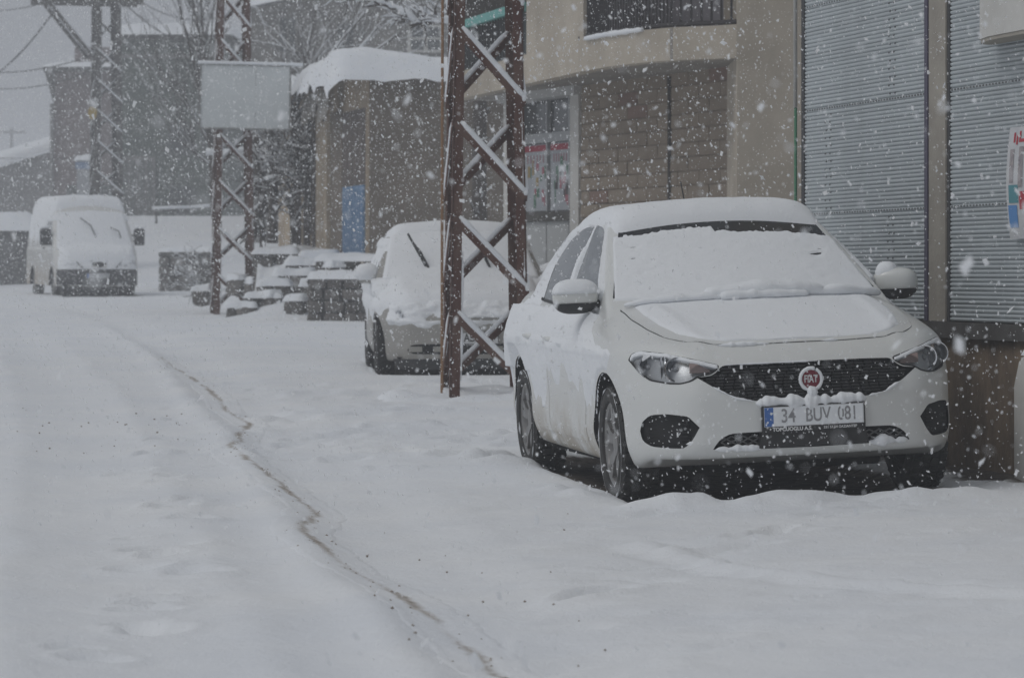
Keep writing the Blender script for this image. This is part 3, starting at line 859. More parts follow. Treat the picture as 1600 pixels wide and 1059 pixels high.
# ------------------------------------------------------------------ far buildings
def house(name, x0, x1, Y_, ytop, depth, m, label, z0=.5, roof=.35, over=.25, yaw=0.0):
    xa, xb = X_(x0, Y_), X_(x1, Y_)
    zt = pz(ytop, Y_)
    h = empty(name, ((xa + xb) / 2, Y_, z0), (0, 0, yaw), label, 'building')
    w = (xb - xa) / 2
    MB().box((-w, 0, -.5), (w, depth, zt - z0)).build('wall', [m], h)
    MB().box((-w - over, -over, zt - z0 + .002), (w + over, depth, zt - z0 + .16)).build('roof_slab', [DARKC], h)
    mb = MB(); snow_slab(mb, (-w - over, -over, w + over, depth), zt - z0 + .16, roof, x0, 30, .1); mb.build('roof_snow', [SNOW], h, smooth=True)
    return h, w, zt - z0
GREENW = mat('green_grey_render', (.075, .092, .078), .95, col2=(.115, .13, .115), scale=.8, detail=9)
PINKW = mat('mauve_render', (.17, .135, .135), .95, col2=(.22, .175, .17), scale=1.0, detail=8)
GREYW = mat('grey_render', (.19, .175, .155), .95, col2=(.14, .135, .13), scale=.9, detail=9)
PALEW = mat('pale_grey_render', (.26, .255, .25), .95, col2=(.21, .205, .20), scale=1.0, detail=7)
hg, w, H = house('green_house', 186, 352, 118, 62, 12, GREENW, 'tall dark green-grey house behind the sign-board pylon', 2.2, .5, .15)
MB().box((-w, -.06, H - .62), (w, -.003, H - .50)).build('string_course', [PALEW], hg)
dr = MB().box((-w + .05, -.12, -.4), (-w + 1.2, -.003, 3.05)).build('porch', [PALEW], hg)
for k in range(4): MB().box((-w + .10 + k * .28, -.16, -.35), (-w + .28 + k * .28, -.121, 2.9)).build('porch_panel', [mat('porch_grey', (.13, .135, .13), .8)], dr)
for xx, zz in ((.3, 3.6), (1.4, 3.6), (.3, 1.6)):
    f_ = MB().box((xx - .42, -.05, zz - .5), (xx + .42, -.003, zz + .5)).build('window', [mat('dull_frame', (.13, .14, .135), .8)], hg)
    MB().box((xx - .36, -.07, zz - .44), (xx + .36, -.051, zz + .44)).build('pane', [mat('far_glass', (.06, .065, .065), .4)], f_)
hp_, w, H = house('mauve_house', 84, 192, 134, 112, 14, PINKW, 'mauve house with a jutting eave at the far left behind the van', 1.2, .3, .35)
MB().box((-w + .6, 1.5, H + .3), (w, 6, H + 1.0)).build('roof_block', [PINKW], hp_)
mb = MB(); mb.hexa([(-w - .35, -.2, H - .05), (-w + .3, -.2, H - .05), (-w + .3, 2, H - .05), (-w - .35, 2, H - .05), (-w - .3, -.2, H + .01), (-w + .3, -.2, H + .01), (-w + .3, 2, H + .01), (-w - .3, 2, H + .01)]); mb.build('eave', [DARKC], hp_)
mb = MB(); mb.hexa([(-w - .02, -.2, H - 1.1), (-w + .02, -.2, H - 1.1), (-w + .02, 2, H - 1.1), (-w - .02, 2, H - 1.1), (-w - .30, -.2, H - .06), (-w + .02, -.2, H - .06), (-w + .02, 2, H - .06), (-w - .30, 2, H - .06)]); mb.build('eave_bracket', [DARKC], hp_)
mb = MB(); mb.tube([(-w - .06, -.1, -.5), (-w - .06, -.1, H - 1.2)], .07, 8); mb.build('drain_pipe', [PALEW], hp_)
for xx, zz in ((-.4, 3.0), (.8, 3.0)):
    f_ = MB().box((xx - .4, -.05, zz - .5), (xx + .4, -.003, zz + .5)).build('window', [mat('dull_frame', (.13, .14, .135), .8)], hp_)
    MB().box((xx - .33, -.07, zz - .43), (xx + .33, -.051, zz + .43)).build('pane', [mat('far_glass', (.06, .065, .065), .4)], f_)
ha = empty('grey_apartments', (X_(560, 104), 104, 3), (0, 0, 0), 'grey apartment house with a white window above the low house roof', 'building')
xa, xb = X_(390, 104) - ha.location.x, X_(800, 104) - ha.location.x
mb = MB(); mb.prism([(xa, 0, -3), (xb, 0, -3), (xb, 0, 8), (xa + 2.2, 0, pz(-10, 104) - 3), (xa, 0, pz(14, 104) - 3)], (0, 0, 0), (0, 12, 0)); mb.build('wall', [GREYW], ha)
for x_, y_, w_, h_ in ((665, 61, .95, .40), (540, 60, .5, .5), (450, 55, .5, .6)):
    cx_, cz_ = X_(x_, 104) - ha.location.x, pz(y_, 104) - 3
    f_ = MB().box((cx_ - w_ * .5 - .05, -.10, cz_ - h_), (cx_ + w_ * .5 + .05, -.003, cz_ + h_)).build('window', [WHITEP if x_ == 665 else GREYW], ha)
    for a in (-1, 1):
        for b in ((-.5, .5) if x_ == 665 else (0,)):
            hh = h_ * (.36 if x_ == 665 else .8)
            MB().box((cx_ + a * w_ * .25 - w_ * .19, -.115, cz_ + b * h_ * .9 - hh), (cx_ + a * w_ * .25 + w_ * .19, -.101, cz_ + b * h_ * .9 + hh)).build('pane', [mat('far_glass', (.06, .065, .065), .4)], f_)
mb = MB(); mb.grid([[(xa + 2.2 * u - .2, y_, pz(14, 104) - 3 + (pz(-10, 104) - pz(14, 104)) * u + .22 * (0 < v < 1)) for v, y_ in ((0, -.3), (.5, 0), (1, 6))] for u in np.linspace(0, 1, 8)]); mb.build('roof_snow', [SNOW], ha, smooth=True)
# low house with white roof, far left
hl_ = empty('far_low_house', (X_(40, 150), 150, 1.5), (0, 0, 0), 'pale low house under a sloping white roof at the far left', 'building')
x0, x1 = X_(-80, 150) - hl_.location.x, X_(150, 150) - hl_.location.x
zt0, zt1 = pz(268, 150) - 1.5, pz(232, 150) - 1.5
mb = MB(); mb.prism([(x0, 0, -1), (x1, 0, -1), (x1, 0, zt1 - .1), (x0 + 4.4, 0, zt1 - .1), (x0, 0, zt0 - .5)], (0, 0, 0), (0, 10, 0)); mb.build('wall', [PALEW], hl_)
mb = MB(); G = [[(x0 - .4 + (4.8) * u, y_, zt0 - .55 + (zt1 - zt0 + .5) * u + dz) for y_, dz in ((-.6, 0), (-.6, .28), (-.3, .42), (10, 1.4))] for u in np.linspace(0, 1, 16)]
mb.grid(G); mb.build('roof_snow', [SNOW], hl_, smooth=True)
lw2 = empty('yard_wall', (X_(10, 93), 93, .9), (0, 0, 0), 'grey concrete yard wall left of the van', 'wall')
MB().box((-3.5, 0, -.3), (X_(60, 93) - X_(10, 93), .3, pz(360, 93) - .9)).build('wall_slab', [mat('yard_grey', (.15, .15, .15), .95, col2=(.12, .12, .12), scale=2)], lw2)
mb = MB(); snow_slab(mb, (-3.5, -.1, X_(60, 93) - X_(10, 93), 3), pz(360, 93) - .9, .42, 2, 20, .05); mb.build('wall_snow', [SNOW], lw2, smooth=True)
kb = empty('kiosk', (X_(130, 112), 112, pz(300, 112)), (0, 0, 0), 'small pale kiosk with a blue stripe behind the van', 'kiosk')
MB().box((-.2, 0, -1.5), (.25, .5, 1.0)).build('cabinet', [mat('kiosk_white', (.36, .37, .385), .7)], kb)
MB().box((-.24, -.02, .72), (.29, .52, .94)).build('blue_stripe', [mat('kiosk_blue', (.20, .28, .42), .7)], kb)
mb = MB(); snow_slab(mb, (-.28, -.05, .32, .55), 1.0, .16, 3, 8, .02); mb.build('kiosk_snow', [SNOW], kb, smooth=True)
fr_ = empty('garden_rail', (X_(290, 100), 100, pz(327, 100)), (0, 0, 0), 'thin snow-topped garden rail on the bank behind the van', 'fence')
for k, (a, b) in enumerate(((238, 300), (296, 342))):
    mb = MB(); mb.bar((X_(a, 100) - fr_.location.x, k * .3, -.03 + .04 * k), (X_(b, 100) - fr_.location.x, k * .3, .0 + .06 * k), .05, .035); o = mb.build('rail', [DARKC], fr_)
    mb = MB(); mb.tube([(X_(a, 100) - fr_.location.x, k * .3, .025 + .04 * k), (X_((a + b) / 2, 100) - fr_.location.x, k * .3, .05 + .05 * k), (X_(b, 100) - fr_.location.x, k * .3, .055 + .06 * k)], .05, 8); mb.build('rail_snow', [SNOW], o, smooth=True)
for x_ in (244, 338): MB().box((X_(x_, 100) - fr_.location.x - .03, .0, -.40), (X_(x_, 100) - fr_.location.x + .03, .06, .0)).build('rail_post', [DARKC], fr_)
# ------------------------------------------------------------------ lattice steel pylons
def pylon(name, cx, cy, z0, rot, label, H=9.0, b0=.70, taper=.031, leg=.095, pitch=.83, m=RUST, m2=None, snow=True, group='lattice steel pylons along the street', arm=None):
    p = empty(name, (cx, cy, z0), (0, 0, rot), label, 'pylon', group)
    m2 = m2 or m
    hw = lambda z: (b0 - taper * z) / 2
    rr = random.Random(int(abs(cx) * 100))
    t = .012
    for sx in (-1, 1):
        for sy in (-1, 1):
            mb = MB()
            for dx, dy in ((leg, t), (t, leg)):
                P = []
                for z in (-.25, H):
                    h = hw(max(z, 0))
                    x0, y0 = sx * h, sy * h
                    q = [(x0, y0), (x0 - sx * dx, y0), (x0 - sx * dx, y0 - sy * dy), (x0, y0 - sy * dy)]
                    P += [(a, b, z) for a, b in q]
                mb.hexa(P)
            lg = mb.build('leg', [m], p)
            if snow and sy < 0:
                sm = MB(); zz = .1
                while zz < min(H, 6):
                    L = rr.uniform(.3, 1.1)
                    if rr.random() < .75:
                        P = [(sx * hw(z) - sx * .02 - sx * leg * (.9 if sx < 0 else .05), -hw(z) + .014, z) for z in np.linspace(zz, zz + L, 8)]
                        sm.tube(P, [.004] + [rr.uniform(.008, .016) for _ in range(6)] + [.004], 6)
                    zz += L + rr.uniform(.02, .4)
                o = sm.build('leg_snow', [SNOW], lg, smooth=True); o['kind'] = 'stuff'
    z, k = .03, 0
    while z + pitch < H:
        for f in range(4):
            a0, a1 = hw(z) - .012, hw(z + pitch * .80) - .012
            za, zb = z, z + pitch * .80
            if f == 0: A, B, up = (a0, -hw(z) - .006, za), (-a1, -hw(zb) - .006, zb), (0, -1, 0)
            elif f == 1: A, B, up = (-a0, hw(z) + .006, za), (a1, hw(zb) + .006, zb), (0, 1, 0)
            elif f == 2: A, B, up = (-hw(z) - .006, a0, za), (-hw(zb) - .006, -a1, zb), (-1, 0, 0)
            else: A, B, up = (hw(z) + .006, -a0, za), (hw(zb) + .006, a1, zb), (1, 0, 0)
            A, B = Vector(A), Vector(B)
            mb = MB(); mb.bar(A, B, .052, .010, up)
            d = (B - A).normalized(); u = Vector((0, 0, 1)); u = (u - d * u.dot(d)).normalized()
            mb.bar(A + u * .026 - Vector(up) * .025, B + u * .026 - Vector(up) * .025, .010, .05, Vector(up))
            br = mb.build('brace', [m2], p)
            if snow and z < 6:
                sm = MB(); n = 12; P, rad = [], []
                e = rr.uniform(.0, .05)
                for i in range(n):
                    tt = e + (1 - e - .03) * i / (n - 1)
                    P.append(A.lerp(B, tt) + u * .046 - Vector(up) * .012); rad.append((.026 if 0 < i < n - 1 else .014) * (1 + .30 * fbm((z * 3, f + tt * 7, k))))
                sm.tube(P, rad, 8, sq=(1.0, 1.0)); sm.build('brace_snow', [SNOW], br, smooth=True)
        z += pitch; k += 1
    return p
p1 = pylon('lattice_pylon', -.224, 29.96, .37, math.atan2(.08, .685), 'rusty lattice pylon standing between the white sedan and the hatchback', b0=.665, leg=.083, pitch=.785)
mb = MB(); mb.tube([(-.40, -.37, 0), (-.395, -.36, 2.6), (-.385, -.35, 5)], .012, 6); mb.build('earth_cable', [mat('ochre_cable', (.25, .14, .07), .7)], p1)
mb = MB(); snow_slab(mb, (-.9, -.75, .8, .8), -.16, .16, 2, 20, .05); mb.build('foot_snow', [SNOW], p1, smooth=True)
p2 = pylon('lattice_pylon', X_(364, 63.6), 63.6, .66, R(9), 'rusty lattice pylon carrying the blank sign board', b0=.74, leg=.11)
p3 = pylon('lattice_pylon', X_(166, 98), 98, 1.0, R(16), 'dark grey lattice pylon with a cross arm behind the van', H=9.2, b0=.86, taper=.022, leg=.17, m=RUSTD, snow=True)
zA = pz(4, 98) - 1.0
mb = MB(); mb.bar((-2.0, -.42, zA), (.95, -.42, zA), .1, .16); mb.bar((-2.0, .42, zA), (.95, .42, zA), .1, .16); mb.build('cross_arm', [RUSTD], p3)
for sy in (-.42, .42):
    mb = MB(); mb.bar((-1.62, sy, zA - .08), (-.42, sy, zA - 1.55), .07, .09); o = mb.build('knee_brace', [RUSTD], p3)
    mb = MB(); mb.tube([(-1.58, sy, zA - .05), (-1.0, sy, zA - .76), (-.46, sy, zA - 1.42)], [.02, .04, .03], 6); mb.build('brace_snow', [SNOW], o, smooth=True)
mb = MB(); mb.tube([(-.46, -.55, pz(178, 98) - 1.0), (-.46, -.47, pz(178, 98) - 1.0)], .15, 16, sq=(1.2, .8)); mb.build('warning_plate', [mat('warning_yellow', (.40, .28, .05), .7)], p3)
# blank board on the second pylon
sb = empty('sign_board', (X_(383, 63.0), 63.0, pz(152, 63.0)), (0, R(1.2), R(3)), 'blank pale grey rectangular board fixed to the second pylon', 'sign')
bw_, bh_ = 140 / 5600 * 63 / 2, 100 / 5600 * 63 / 2
pb = MB().box((-bw_, 0, -bh_), (.18, .03, bh_)).build('panel', [BOARD], sb)
pb = MB().box((.186, 0, -bh_), (bw_, .03, bh_)).build('panel', [BOARD], sb)
for a, b in (((-bw_, -.004, bh_), (bw_, -.004, bh_)), ((-bw_, -.004, -bh_), (bw_, -.004, -bh_)), ((-bw_, -.004, -bh_), (-bw_, -.004, bh_)), ((bw_, -.004, -bh_), (bw_, -.004, bh_))):
    mb = MB(); mb.bar(a, b, .03, .03); mb.build('rim', [mat('board_rim', (.24, .24, .235), .7)], sb)
mb = MB(); P = [(x_, .0, bh_ + .03 + .012 * fbm((x_ * 6, 1, 1))) for x_ in np.linspace(-bw_ - .05, bw_ + .22, 30)]
mb.tube(P, [.032 * (1 + .35 * fbm((p[0] * 7, 2, 2))) for p in P], 8); mb.build('board_snow', [SNOW], sb, smooth=True)
for x_ in (-.5, .12): 
    mb = MB(); mb.box((x_, .031, -bh_), (x_ + .06, .10, bh_)); mb.build('batten', [RUSTD], sb)
# wires
WIRE = mat('cable', (.03, .03, .03), .7)
def wire(label, a, b, sag, r=.012, n=24):
    a, b = Vector(a), Vector(b)
    mb = MB()
    mb.tube([a.lerp(b, t) - Vector((0, 0, 4 * sag * t * (1 - t))) for t in np.linspace(0, 1, n)], r, 5)
    o = mb.build('overhead_cable', [WIRE])
    return tag(o, label, 'cable', 'overhead cables')
wire('overhead cable dropping steeply from the pylon knee brace to the left edge', px(-40, 138, 92), px(84, 18, 98), .25, .02)
wire('overhead cable sagging to the mauve house roof corner', px(-60, 108, 110), px(140, 88, 98), .25, .016)
wire('overhead cable running to the mauve house eave', px(-60, 131, 110), px(140, 112, 98), .3, .014)
wire('overhead cable crossing the top left corner of the sky', px(-40, 18, 110), px(142, -20, 98), .2, .014)
wire('overhead cable from the dark pylon towards the green house roof', px(188, -2, 98), px(345, 66, 112), .5, .016)
wire('overhead cable above the green house, upper of two', px(190, -18, 98), px(345, 26, 112), .4, .014)
wire('overhead cable low over the yard at the far left', px(-40, 246, 120), px(150, 246, 120), .05, .012)
# far small mast in the snow haze
fm = empty('far_mast', (X_(18, 330), 330, gz(X_(18, 330), 330) - .5), (0, 0, 0), 'tiny faint power mast far off at the left edge', 'mast')
zt = pz(200, 330) - fm.location.z
mb = MB(); mb.tube([(0, 0, 0), (0, 0, zt)], [.35, .15], 6); mb.build('mast_pole', [RUSTD], fm)
mb = MB(); mb.bar((-1.3, 0, zt - .4), (1.3, 0, zt - .4), .2, .2); mb.build('mast_arm', [RUSTD], fm)
# ------------------------------------------------------------------ bare trees and shrubs under snow
BARK = mat('dark_bark', (.045, .036, .03), .95, col2=(.09, .075, .065), scale=8, detail=6)
def bare_tree(name, loc, label, limbs, depth=3, seed=1, twig=.5, r_end=.004, kids=(3, 5), up=.25, snow=1.0, spread=.8, dens=1.0, group='bare trees and shrubs'):
    """limbs: list of (polyline, r0, r1) in local metres; twigs grow from them"""
    t = empty(name, loc, (0, 0, 0), label, 'tree', group)
    r_ = random.Random(seed)
    trunk, twigs, sn = MB(), MB(), MB()
    def seg(mb, P, rad, n):
        mb.tube(P, rad, n)
        if snow:
            d = (P[-1] - P[0])
            h = math.hypot(d.x, d.y) / max(d.length, 1e-4)
            if h > .35 and (mb is trunk or r_.random() < .55):
                k = snow * (.45 + .6 * h) * (1.0 if mb is trunk else .62)
                sn.tube([p + Vector((0, 0, q * .75 + .003)) for p, q in zip(P, rad)], [max(.004, q * .85 * k + .005 * k) * r_.uniform(.7, 1.25) for q in rad], 5)
    def grow(p, d, L, r, lev):
        n = 5
        P, rad = [p.copy()], [r]
        dd = d.copy()
        for i in range(n):
            dd = (dd + Vector((r_.gauss(0, .14), r_.gauss(0, .14), r_.gauss(0, .10) + up * .12))).normalized()
            P.append(P[-1] + dd * (L / n)); rad.append(r * (1 - .65 * (i + 1) / n) + r_end * .5)
        seg(twigs, P, rad, 4)
        if lev > 0:
            for _ in range(r_.randint(*kids)):
                i = r_.randint(1, n - 1)
                side = Vector((r_.gauss(0, 1), r_.gauss(0, 1), r_.gauss(0, .6))).normalized()
                nd = (P[i + 1] - P[i]).normalized() * (1 - spread * .5) + side * spread * .6 + Vector((0, 0, up * .5))
                grow(P[i].lerp(P[i + 1], r_.random()), nd.normalized(), L * r_.uniform(.45, .75), rad[i] * .6, lev - 1)
    for pts, r0, r1 in limbs:
        P = [Vector(p) for p in smooth3(pts, 14)]
        rad = [r0 + (r1 - r0) * i / 13 for i in range(14)]
        seg(trunk, P, rad, 8)
        for _ in range(int((4 + 5 * len(pts)) * dens)):
            i = r_.randint(3, 12)
            side = Vector((r_.gauss(0, 1), r_.gauss(0, 1), r_.gauss(.2, .6))).normalized()
            d = ((P[i + 1] - P[i]).normalized() * .5 + side * spread * .7 + Vector((0, 0, up))).normalized()
            grow(P[i], d, twig * r_.uniform(.6, 1.2), min(rad[i] * .55, .03), depth - 1)
    o = trunk.build('trunk', [BARK], t, smooth=True); 
    o = twigs.build('crown', [BARK], t, smooth=True, recalc=False); o['kind'] = 'stuff'
    if sn.v:
        o = sn.build('branch_snow', [SNOW], t, smooth=True, recalc=False); o['kind'] = 'stuff'
    return t
def smooth3(pts, n):
    p = resample(pts, 40)
    for _ in range(6):
        q = p.copy(); q[1:-1] = (p[:-2] + 2 * p[1:-1] + p[2:]) / 4; p = q
    return resample(p, n)
def rel(base, *pp):
    b = Vector(base)
    return [tuple(px(x, y, Y_) - b) for x, y, Y_ in pp]
b = px(472, 395, 65)
bare_tree('yard_tree', b, 'dark leaning tree with snowy twigs between the sign board and the low house', [
    (rel(b, (492, 365, 65), (478, 300, 65), (462, 245, 65), (458, 190, 65), (470, 140, 65)), .075, .03),
    (rel(b, (458, 385, 65.4), (456, 320, 65.3), (462, 262, 65.1), (470, 235, 65)), .05, .03),
    (rel(b, (425, 380, 65.6), (428, 300, 65.6), (430, 240, 65.5), (428, 190, 65.5)), .10, .06),
    (rel(b, (400, 285, 65.3), (430, 280, 65.3), (450, 262, 65.2), (462, 240, 65)), .04, .03)], depth=3, seed=3, twig=.8, up=.12, snow=1.5, kids=(3, 4), dens=.8)
b = px(330, 330, 84)
bare_tree('poplar', b, 'upright bare tree with fine whip twigs left of the sign-board pylon', [
    (rel(b, (335, 335, 84), (330, 200, 84), (322, 100, 84), (300, 0, 84)), .10, .02),
    (rel(b, (330, 240, 84), (310, 130, 84), (285, 30, 84), (268, -40, 84)), .04, .012),
    (rel(b, (330, 200, 84), (318, 90, 84), (315, 0, 84), (305, -60, 84)), .04, .012),
    (rel(b, (330, 230, 84), (300, 175, 84), (270, 140, 84), (245, 112, 84)), .03, .010),
    (rel(b, (330, 260, 84), (300, 235, 84), (275, 215, 84), (262, 180, 84)), .03, .010)], depth=2, seed=8, twig=1.7, up=.35, snow=1.1, kids=(2, 3), spread=.45, dens=.6)
b = px(500, 140, 80)
bare_tree('yard_tree', b, 'bare snowy shrub tree rising behind the low house roof', [
    (rel(b, (470, 200, 80), (490, 130, 80), (520, 80, 80), (570, 20, 80)), .05, .012),
    (rel(b, (470, 200, 80), (505, 120, 80), (560, 80, 80), (600, 30, 80)), .045, .012),
    (rel(b, (470, 200, 80), (470, 130, 80), (480, 90, 80), (440, 70, 80)), .045, .012),
    (rel(b, (470, 200, 80), (530, 110, 80), (580, 85, 80), (625, 50, 80)), .04, .010)], depth=2, seed=12, twig=1.5, up=.05, snow=1.5, kids=(2, 3), spread=.6, dens=.45)
b = px(735, 400, 52)
bare_tree('roadside_tree', b, 'tree with thick snow-laden boughs arching over the low house roof', [
    (rel(b, (752, 460, 54), (748, 260, 54), (752, 90, 54), (760, -40, 54)), .12, .09),
    (rel(b, (752, 60, 54), (720, 30, 53.5), (690, 36, 53), (650, 34, 53)), .045, .03),
    (rel(b, (650, 34, 53), (625, 18, 53), (590, 2, 53), (540, -8, 53)), .035, .02),
    (rel(b, (655, 34, 53), (625, 27, 53), (612, 24, 53)), .02, .012),
    (rel(b, (752, 40, 54), (715, 38, 54), (690, 30, 54), (660, 18, 54)), .022, .014)], depth=2, seed=5, twig=.35, up=.0, snow=1.7, kids=(1, 2))
b = px(315, 445, 66)
bare_tree('roadside_shrub', b, 'small leafless snow-covered shrub at the foot of the sign-board pylon', [
    (rel(b, (325, 458, 66), (310, 430, 66), (285, 432, 66)), .012, .006), (rel(b, (325, 458, 66), (305, 445, 66), (280, 448, 66)), .012, .006), (rel(b, (325, 458, 66), (318, 415, 66), (300, 405, 66)), .012, .006)], depth=2, seed=9, twig=.3, up=.1, snow=1.2)
b = px(405, 330, 66)
bare_tree('roadside_shrub', b, 'leaning snow-coated sapling and pipes right behind the sign-board pylon', [
    (rel(b, (412, 420, 66), (408, 340, 66), (404, 260, 66), (400, 215, 66)), .055, .05),
    (rel(b, (385, 330, 66), (400, 290, 66), (425, 240, 66)), .05, .045),
    (rel(b, (322, 240, 67), (345, 242, 67), (385, 238, 67), (420, 225, 67)), .035, .035),
    (rel(b, (415, 300, 66), (405, 330, 66), (395, 372, 66)), .07, .06)], depth=1, seed=15, twig=.35, up=.1, snow=1.9)
# ------------------------------------------------------------------ vehicles: shared builders
def smax(a, b, k):
    h = np.maximum(k - np.abs(a - b), 0) / k
    return np.maximum(a, b) + h * h * k * .25
def smin(a, b, k):
    return -smax(-a, -b, k)

def curve(pts):
    """monotone cubic through (x, y) points"""
    pts = sorted(pts)
    xs = np.array([p[0] for p in pts], float); ys = np.array([p[1] for p in pts], float)
    h = np.diff(xs); d = np.diff(ys) / h
    m = np.zeros_like(ys)
    m[0], m[-1] = d[0], d[-1]
    for i in range(1, len(xs) - 1):
        m[i] = 0 if d[i - 1] * d[i] <= 0 else 2 * d[i - 1] * d[i] / (d[i - 1] + d[i])
    def ev(x):
        x = np.clip(x, xs[0], xs[-1])
        i = np.clip(np.searchsorted(xs, x) - 1, 0, len(h) - 1)
        t = (x - xs[i]) / h[i]
        return ((1 + 2 * t) * (1 - t) ** 2 * ys[i] + t * (1 - t) ** 2 * h[i] * m[i]
                + t * t * (3 - 2 * t) * ys[i + 1] + t * t * (t - 1) * h[i] * m[i + 1])
    return ev

def shell(f, lo, hi, ilo, ihi, n):
    """closed quad skin of f = 0, found between an inner and an outer box by bisection"""
    ax = [np.linspace(0, 1, k + 1) for k in n]
    verts, faces, key = [], [], {}
    def vid(t):
        k = tuple(round(c * 1e5) for c in t)
        if k not in key:
            key[k] = len(verts); verts.append(t)
        return key[k]
    for d in range(3):
        e, g = [(1, 2), (2, 0), (0, 1)][d]
        for side in (0, 1):
            ids = []
            for u in ax[e]:
                row = []
                for v in ax[g]:
                    t = [0, 0, 0]; t[d] = side; t[e] = u; t[g] = v
                    row.append(vid(tuple(t)))
                ids.append(row)
            for i in range(len(ids) - 1):
                for j in range(len(ids[0]) - 1):
                    q = (ids[i][j], ids[i + 1][j], ids[i + 1][j + 1], ids[i][j + 1])
                    faces.append(q if side else q[::-1])
    t = np.array(verts)
    lo, hi, ilo, ihi = map(np.array, (lo, hi, ilo, ihi))
    po, pi = lo + t * (hi - lo), ilo + t * (ihi - ilo)
    a, b = np.zeros(len(t)), np.ones(len(t))
    for _ in range(26):
        m = (a + b) / 2
        p = pi + (po - pi) * m[:, None]
        ins = f(p[:, 0], p[:, 1], p[:, 2]) < 0
        a = np.where(ins, m, a); b = np.where(ins, b, m)
    p = pi + (po - pi) * a[:, None]
    return p, faces

def bvh_of(me):
    return BVHTree.FromPolygons([v.co.copy() for v in me.vertices], [tuple(p.vertices) for p in me.polygons])

def smooth_line(pts, n, it=2):
    p = resample(pts, max(n, 30))
    for _ in range(it):
        q = p.copy(); q[1:-1] = (p[:-2] + 2 * p[1:-1] + p[2:]) / 4; p = q
    return resample(p, n)

class Skin:
    """casts outlines on to a body"""
    def __init__(s, me):
        s.b = bvh_of(me)
    def front(s, q, z):
        h = s.b.ray_cast(Vector((6, q, z)), Vector((-1, 0, 0)))
        return (h[0], h[1]) if h[0] else s.near((1.0, q, z))
    def side(s, x, z, sg=-1):
        h = s.b.ray_cast(Vector((x, 4 * sg, z)), Vector((0, -sg, 0)))
        return (h[0], h[1]) if h[0] else s.near((x, sg * .7, z))
    def top(s, x, q):
        h = s.b.ray_cast(Vector((x, q, 6)), Vector((0, 0, -1)))
        return (h[0], h[1]) if h[0] else s.near((x, q, .9))
    def near(s, p):
        h = s.b.find_nearest(Vector(p))
        return h[0], h[1]

def two_edges(top, bot, nu, nv, it=1):
    """grid of 2D points between an upper and a lower outline"""
    t, b = smooth_line(top, nu, it), smooth_line(bot, nu, it)
    return [[tuple(b[i] + (t[i] - b[i]) * (j / (nv - 1))) for j in range(nv)] for i in range(nu)]

def patch(G, cast, off, depth=None, along=None):
    """grid G laid on the body, lifted by off (number or fn(i, j, u, v, p)); with depth a closed slab"""
    nu, nv = len(G), len(G[0])
    top, low = [], []
    for i in range(nu):
        rt, rl = [], []
        for j in range(nv):
            p, n = cast(*G[i][j])
            d = Vector(along) if along else n
            o = off(i / (nu - 1), j / (nv - 1), p) if callable(off) else off
            rt.append(p + d * o)
            if depth is not None: rl.append(p + d * (o - depth))
        top.append(rt); low.append(rl)
    mb = MB()
    mb.grid(top)
    if depth is not None:
        n = len(mb.v)
        mb.grid(low, flip=True)
        ring = [(i, 0) for i in range(nu)] + [(nu - 1, j) for j in range(1, nv)] + [(i, nv - 1) for i in range(nu - 2, -1, -1)] + [(0, j) for j in range(nv - 2, 0, -1)]
        for a in range(len(ring)):
            (i, j), (k, l) = ring[a], ring[(a + 1) % len(ring)]
            mb.f.append((i * nv + j, k * nv + l, n + k * nv + l, n + i * nv + j)); mb.m.append(0)
    return mb

def ribbon(pts, cast, wid, off=.0015):
    """thin strip along a 2D line on the body"""
    P = [cast(*p) for p in pts]
    mb = MB(); G = []
    for i, (p, n) in enumerate(P):
        d = (P[min(i + 1, len(P) - 1)][0] - P[max(i - 1, 0)][0]).normalized()
        s_ = n.cross(d).normalized() * wid / 2
        G.append([p + s_ - n * .002, p + s_ * .7 + n * off, p - s_ * .7 + n * off, p - s_ - n * .002])
    mb.grid(G)
    return mb

def cut(obj, cutters, m):
    """carve closed cutter meshes out of obj, one after the other"""
    for c in cutters:
        me = c.mesh('cutter', [m])
        bm = bmesh.new(); bm.from_mesh(me)
        bmesh.ops.remove_doubles(bm, verts=bm.verts, dist=.0004)
        bmesh.ops.dissolve_degenerate(bm, edges=bm.edges, dist=.0002)
        bmesh.ops.recalc_face_normals(bm, faces=bm.faces)
        bm.to_mesh(me); bm.free()
        co = link('cutter', me, obj.parent)
        bpy.context.view_layer.update()
        md = obj.modifiers.new('b', 'BOOLEAN')
        md.operation = 'DIFFERENCE'; md.solver = 'FAST'; md.object = co
        md.material_mode = 'TRANSFER'
        dg = bpy.context.evaluated_depsgraph_get()
        nm = bpy.data.meshes.new_from_object(obj.evaluated_get(dg), depsgraph=dg)
        obj.modifiers.clear()
        old = obj.data; obj.data = nm
        bpy.data.meshes.remove(old)
        bpy.data.objects.remove(co)
        bpy.data.meshes.remove(me)
    nm.polygons.foreach_set('use_smooth', [True] * len(nm.polygons))
    nm.set_sharp_from_angle(angle=R(38))

def cyl_y(x, z, r, y0, y1, n=40):
    mb = MB()
    mb.tube([(x, y0, z), (x, y1, z)], r, n)
    return mb

def snow_patch(G, cast, thick, along=None, sink=.012):
    """blanket of snow: where thick() < 0 the sheet dips under the body and is left out"""
    nu, nv = len(G), len(G[0])
    T = []
    def off(u, v, p):
        t = thick(u, v, p)
        if min(u, 1 - u, v, 1 - v) < 1e-6: t = -sink
        T.append(t)
        return t
    mb = patch(G, cast, off, None, along)
    keep = [f for f in mb.f if max(T[i] for i in f) > -.007]
    use = sorted({i for f in keep for i in f}); ix = {a: k for k, a in enumerate(use)}
    out = MB(); out.add([mb.v[i] for i in use], [tuple(ix[i] for i in f) for f in keep])
    return out

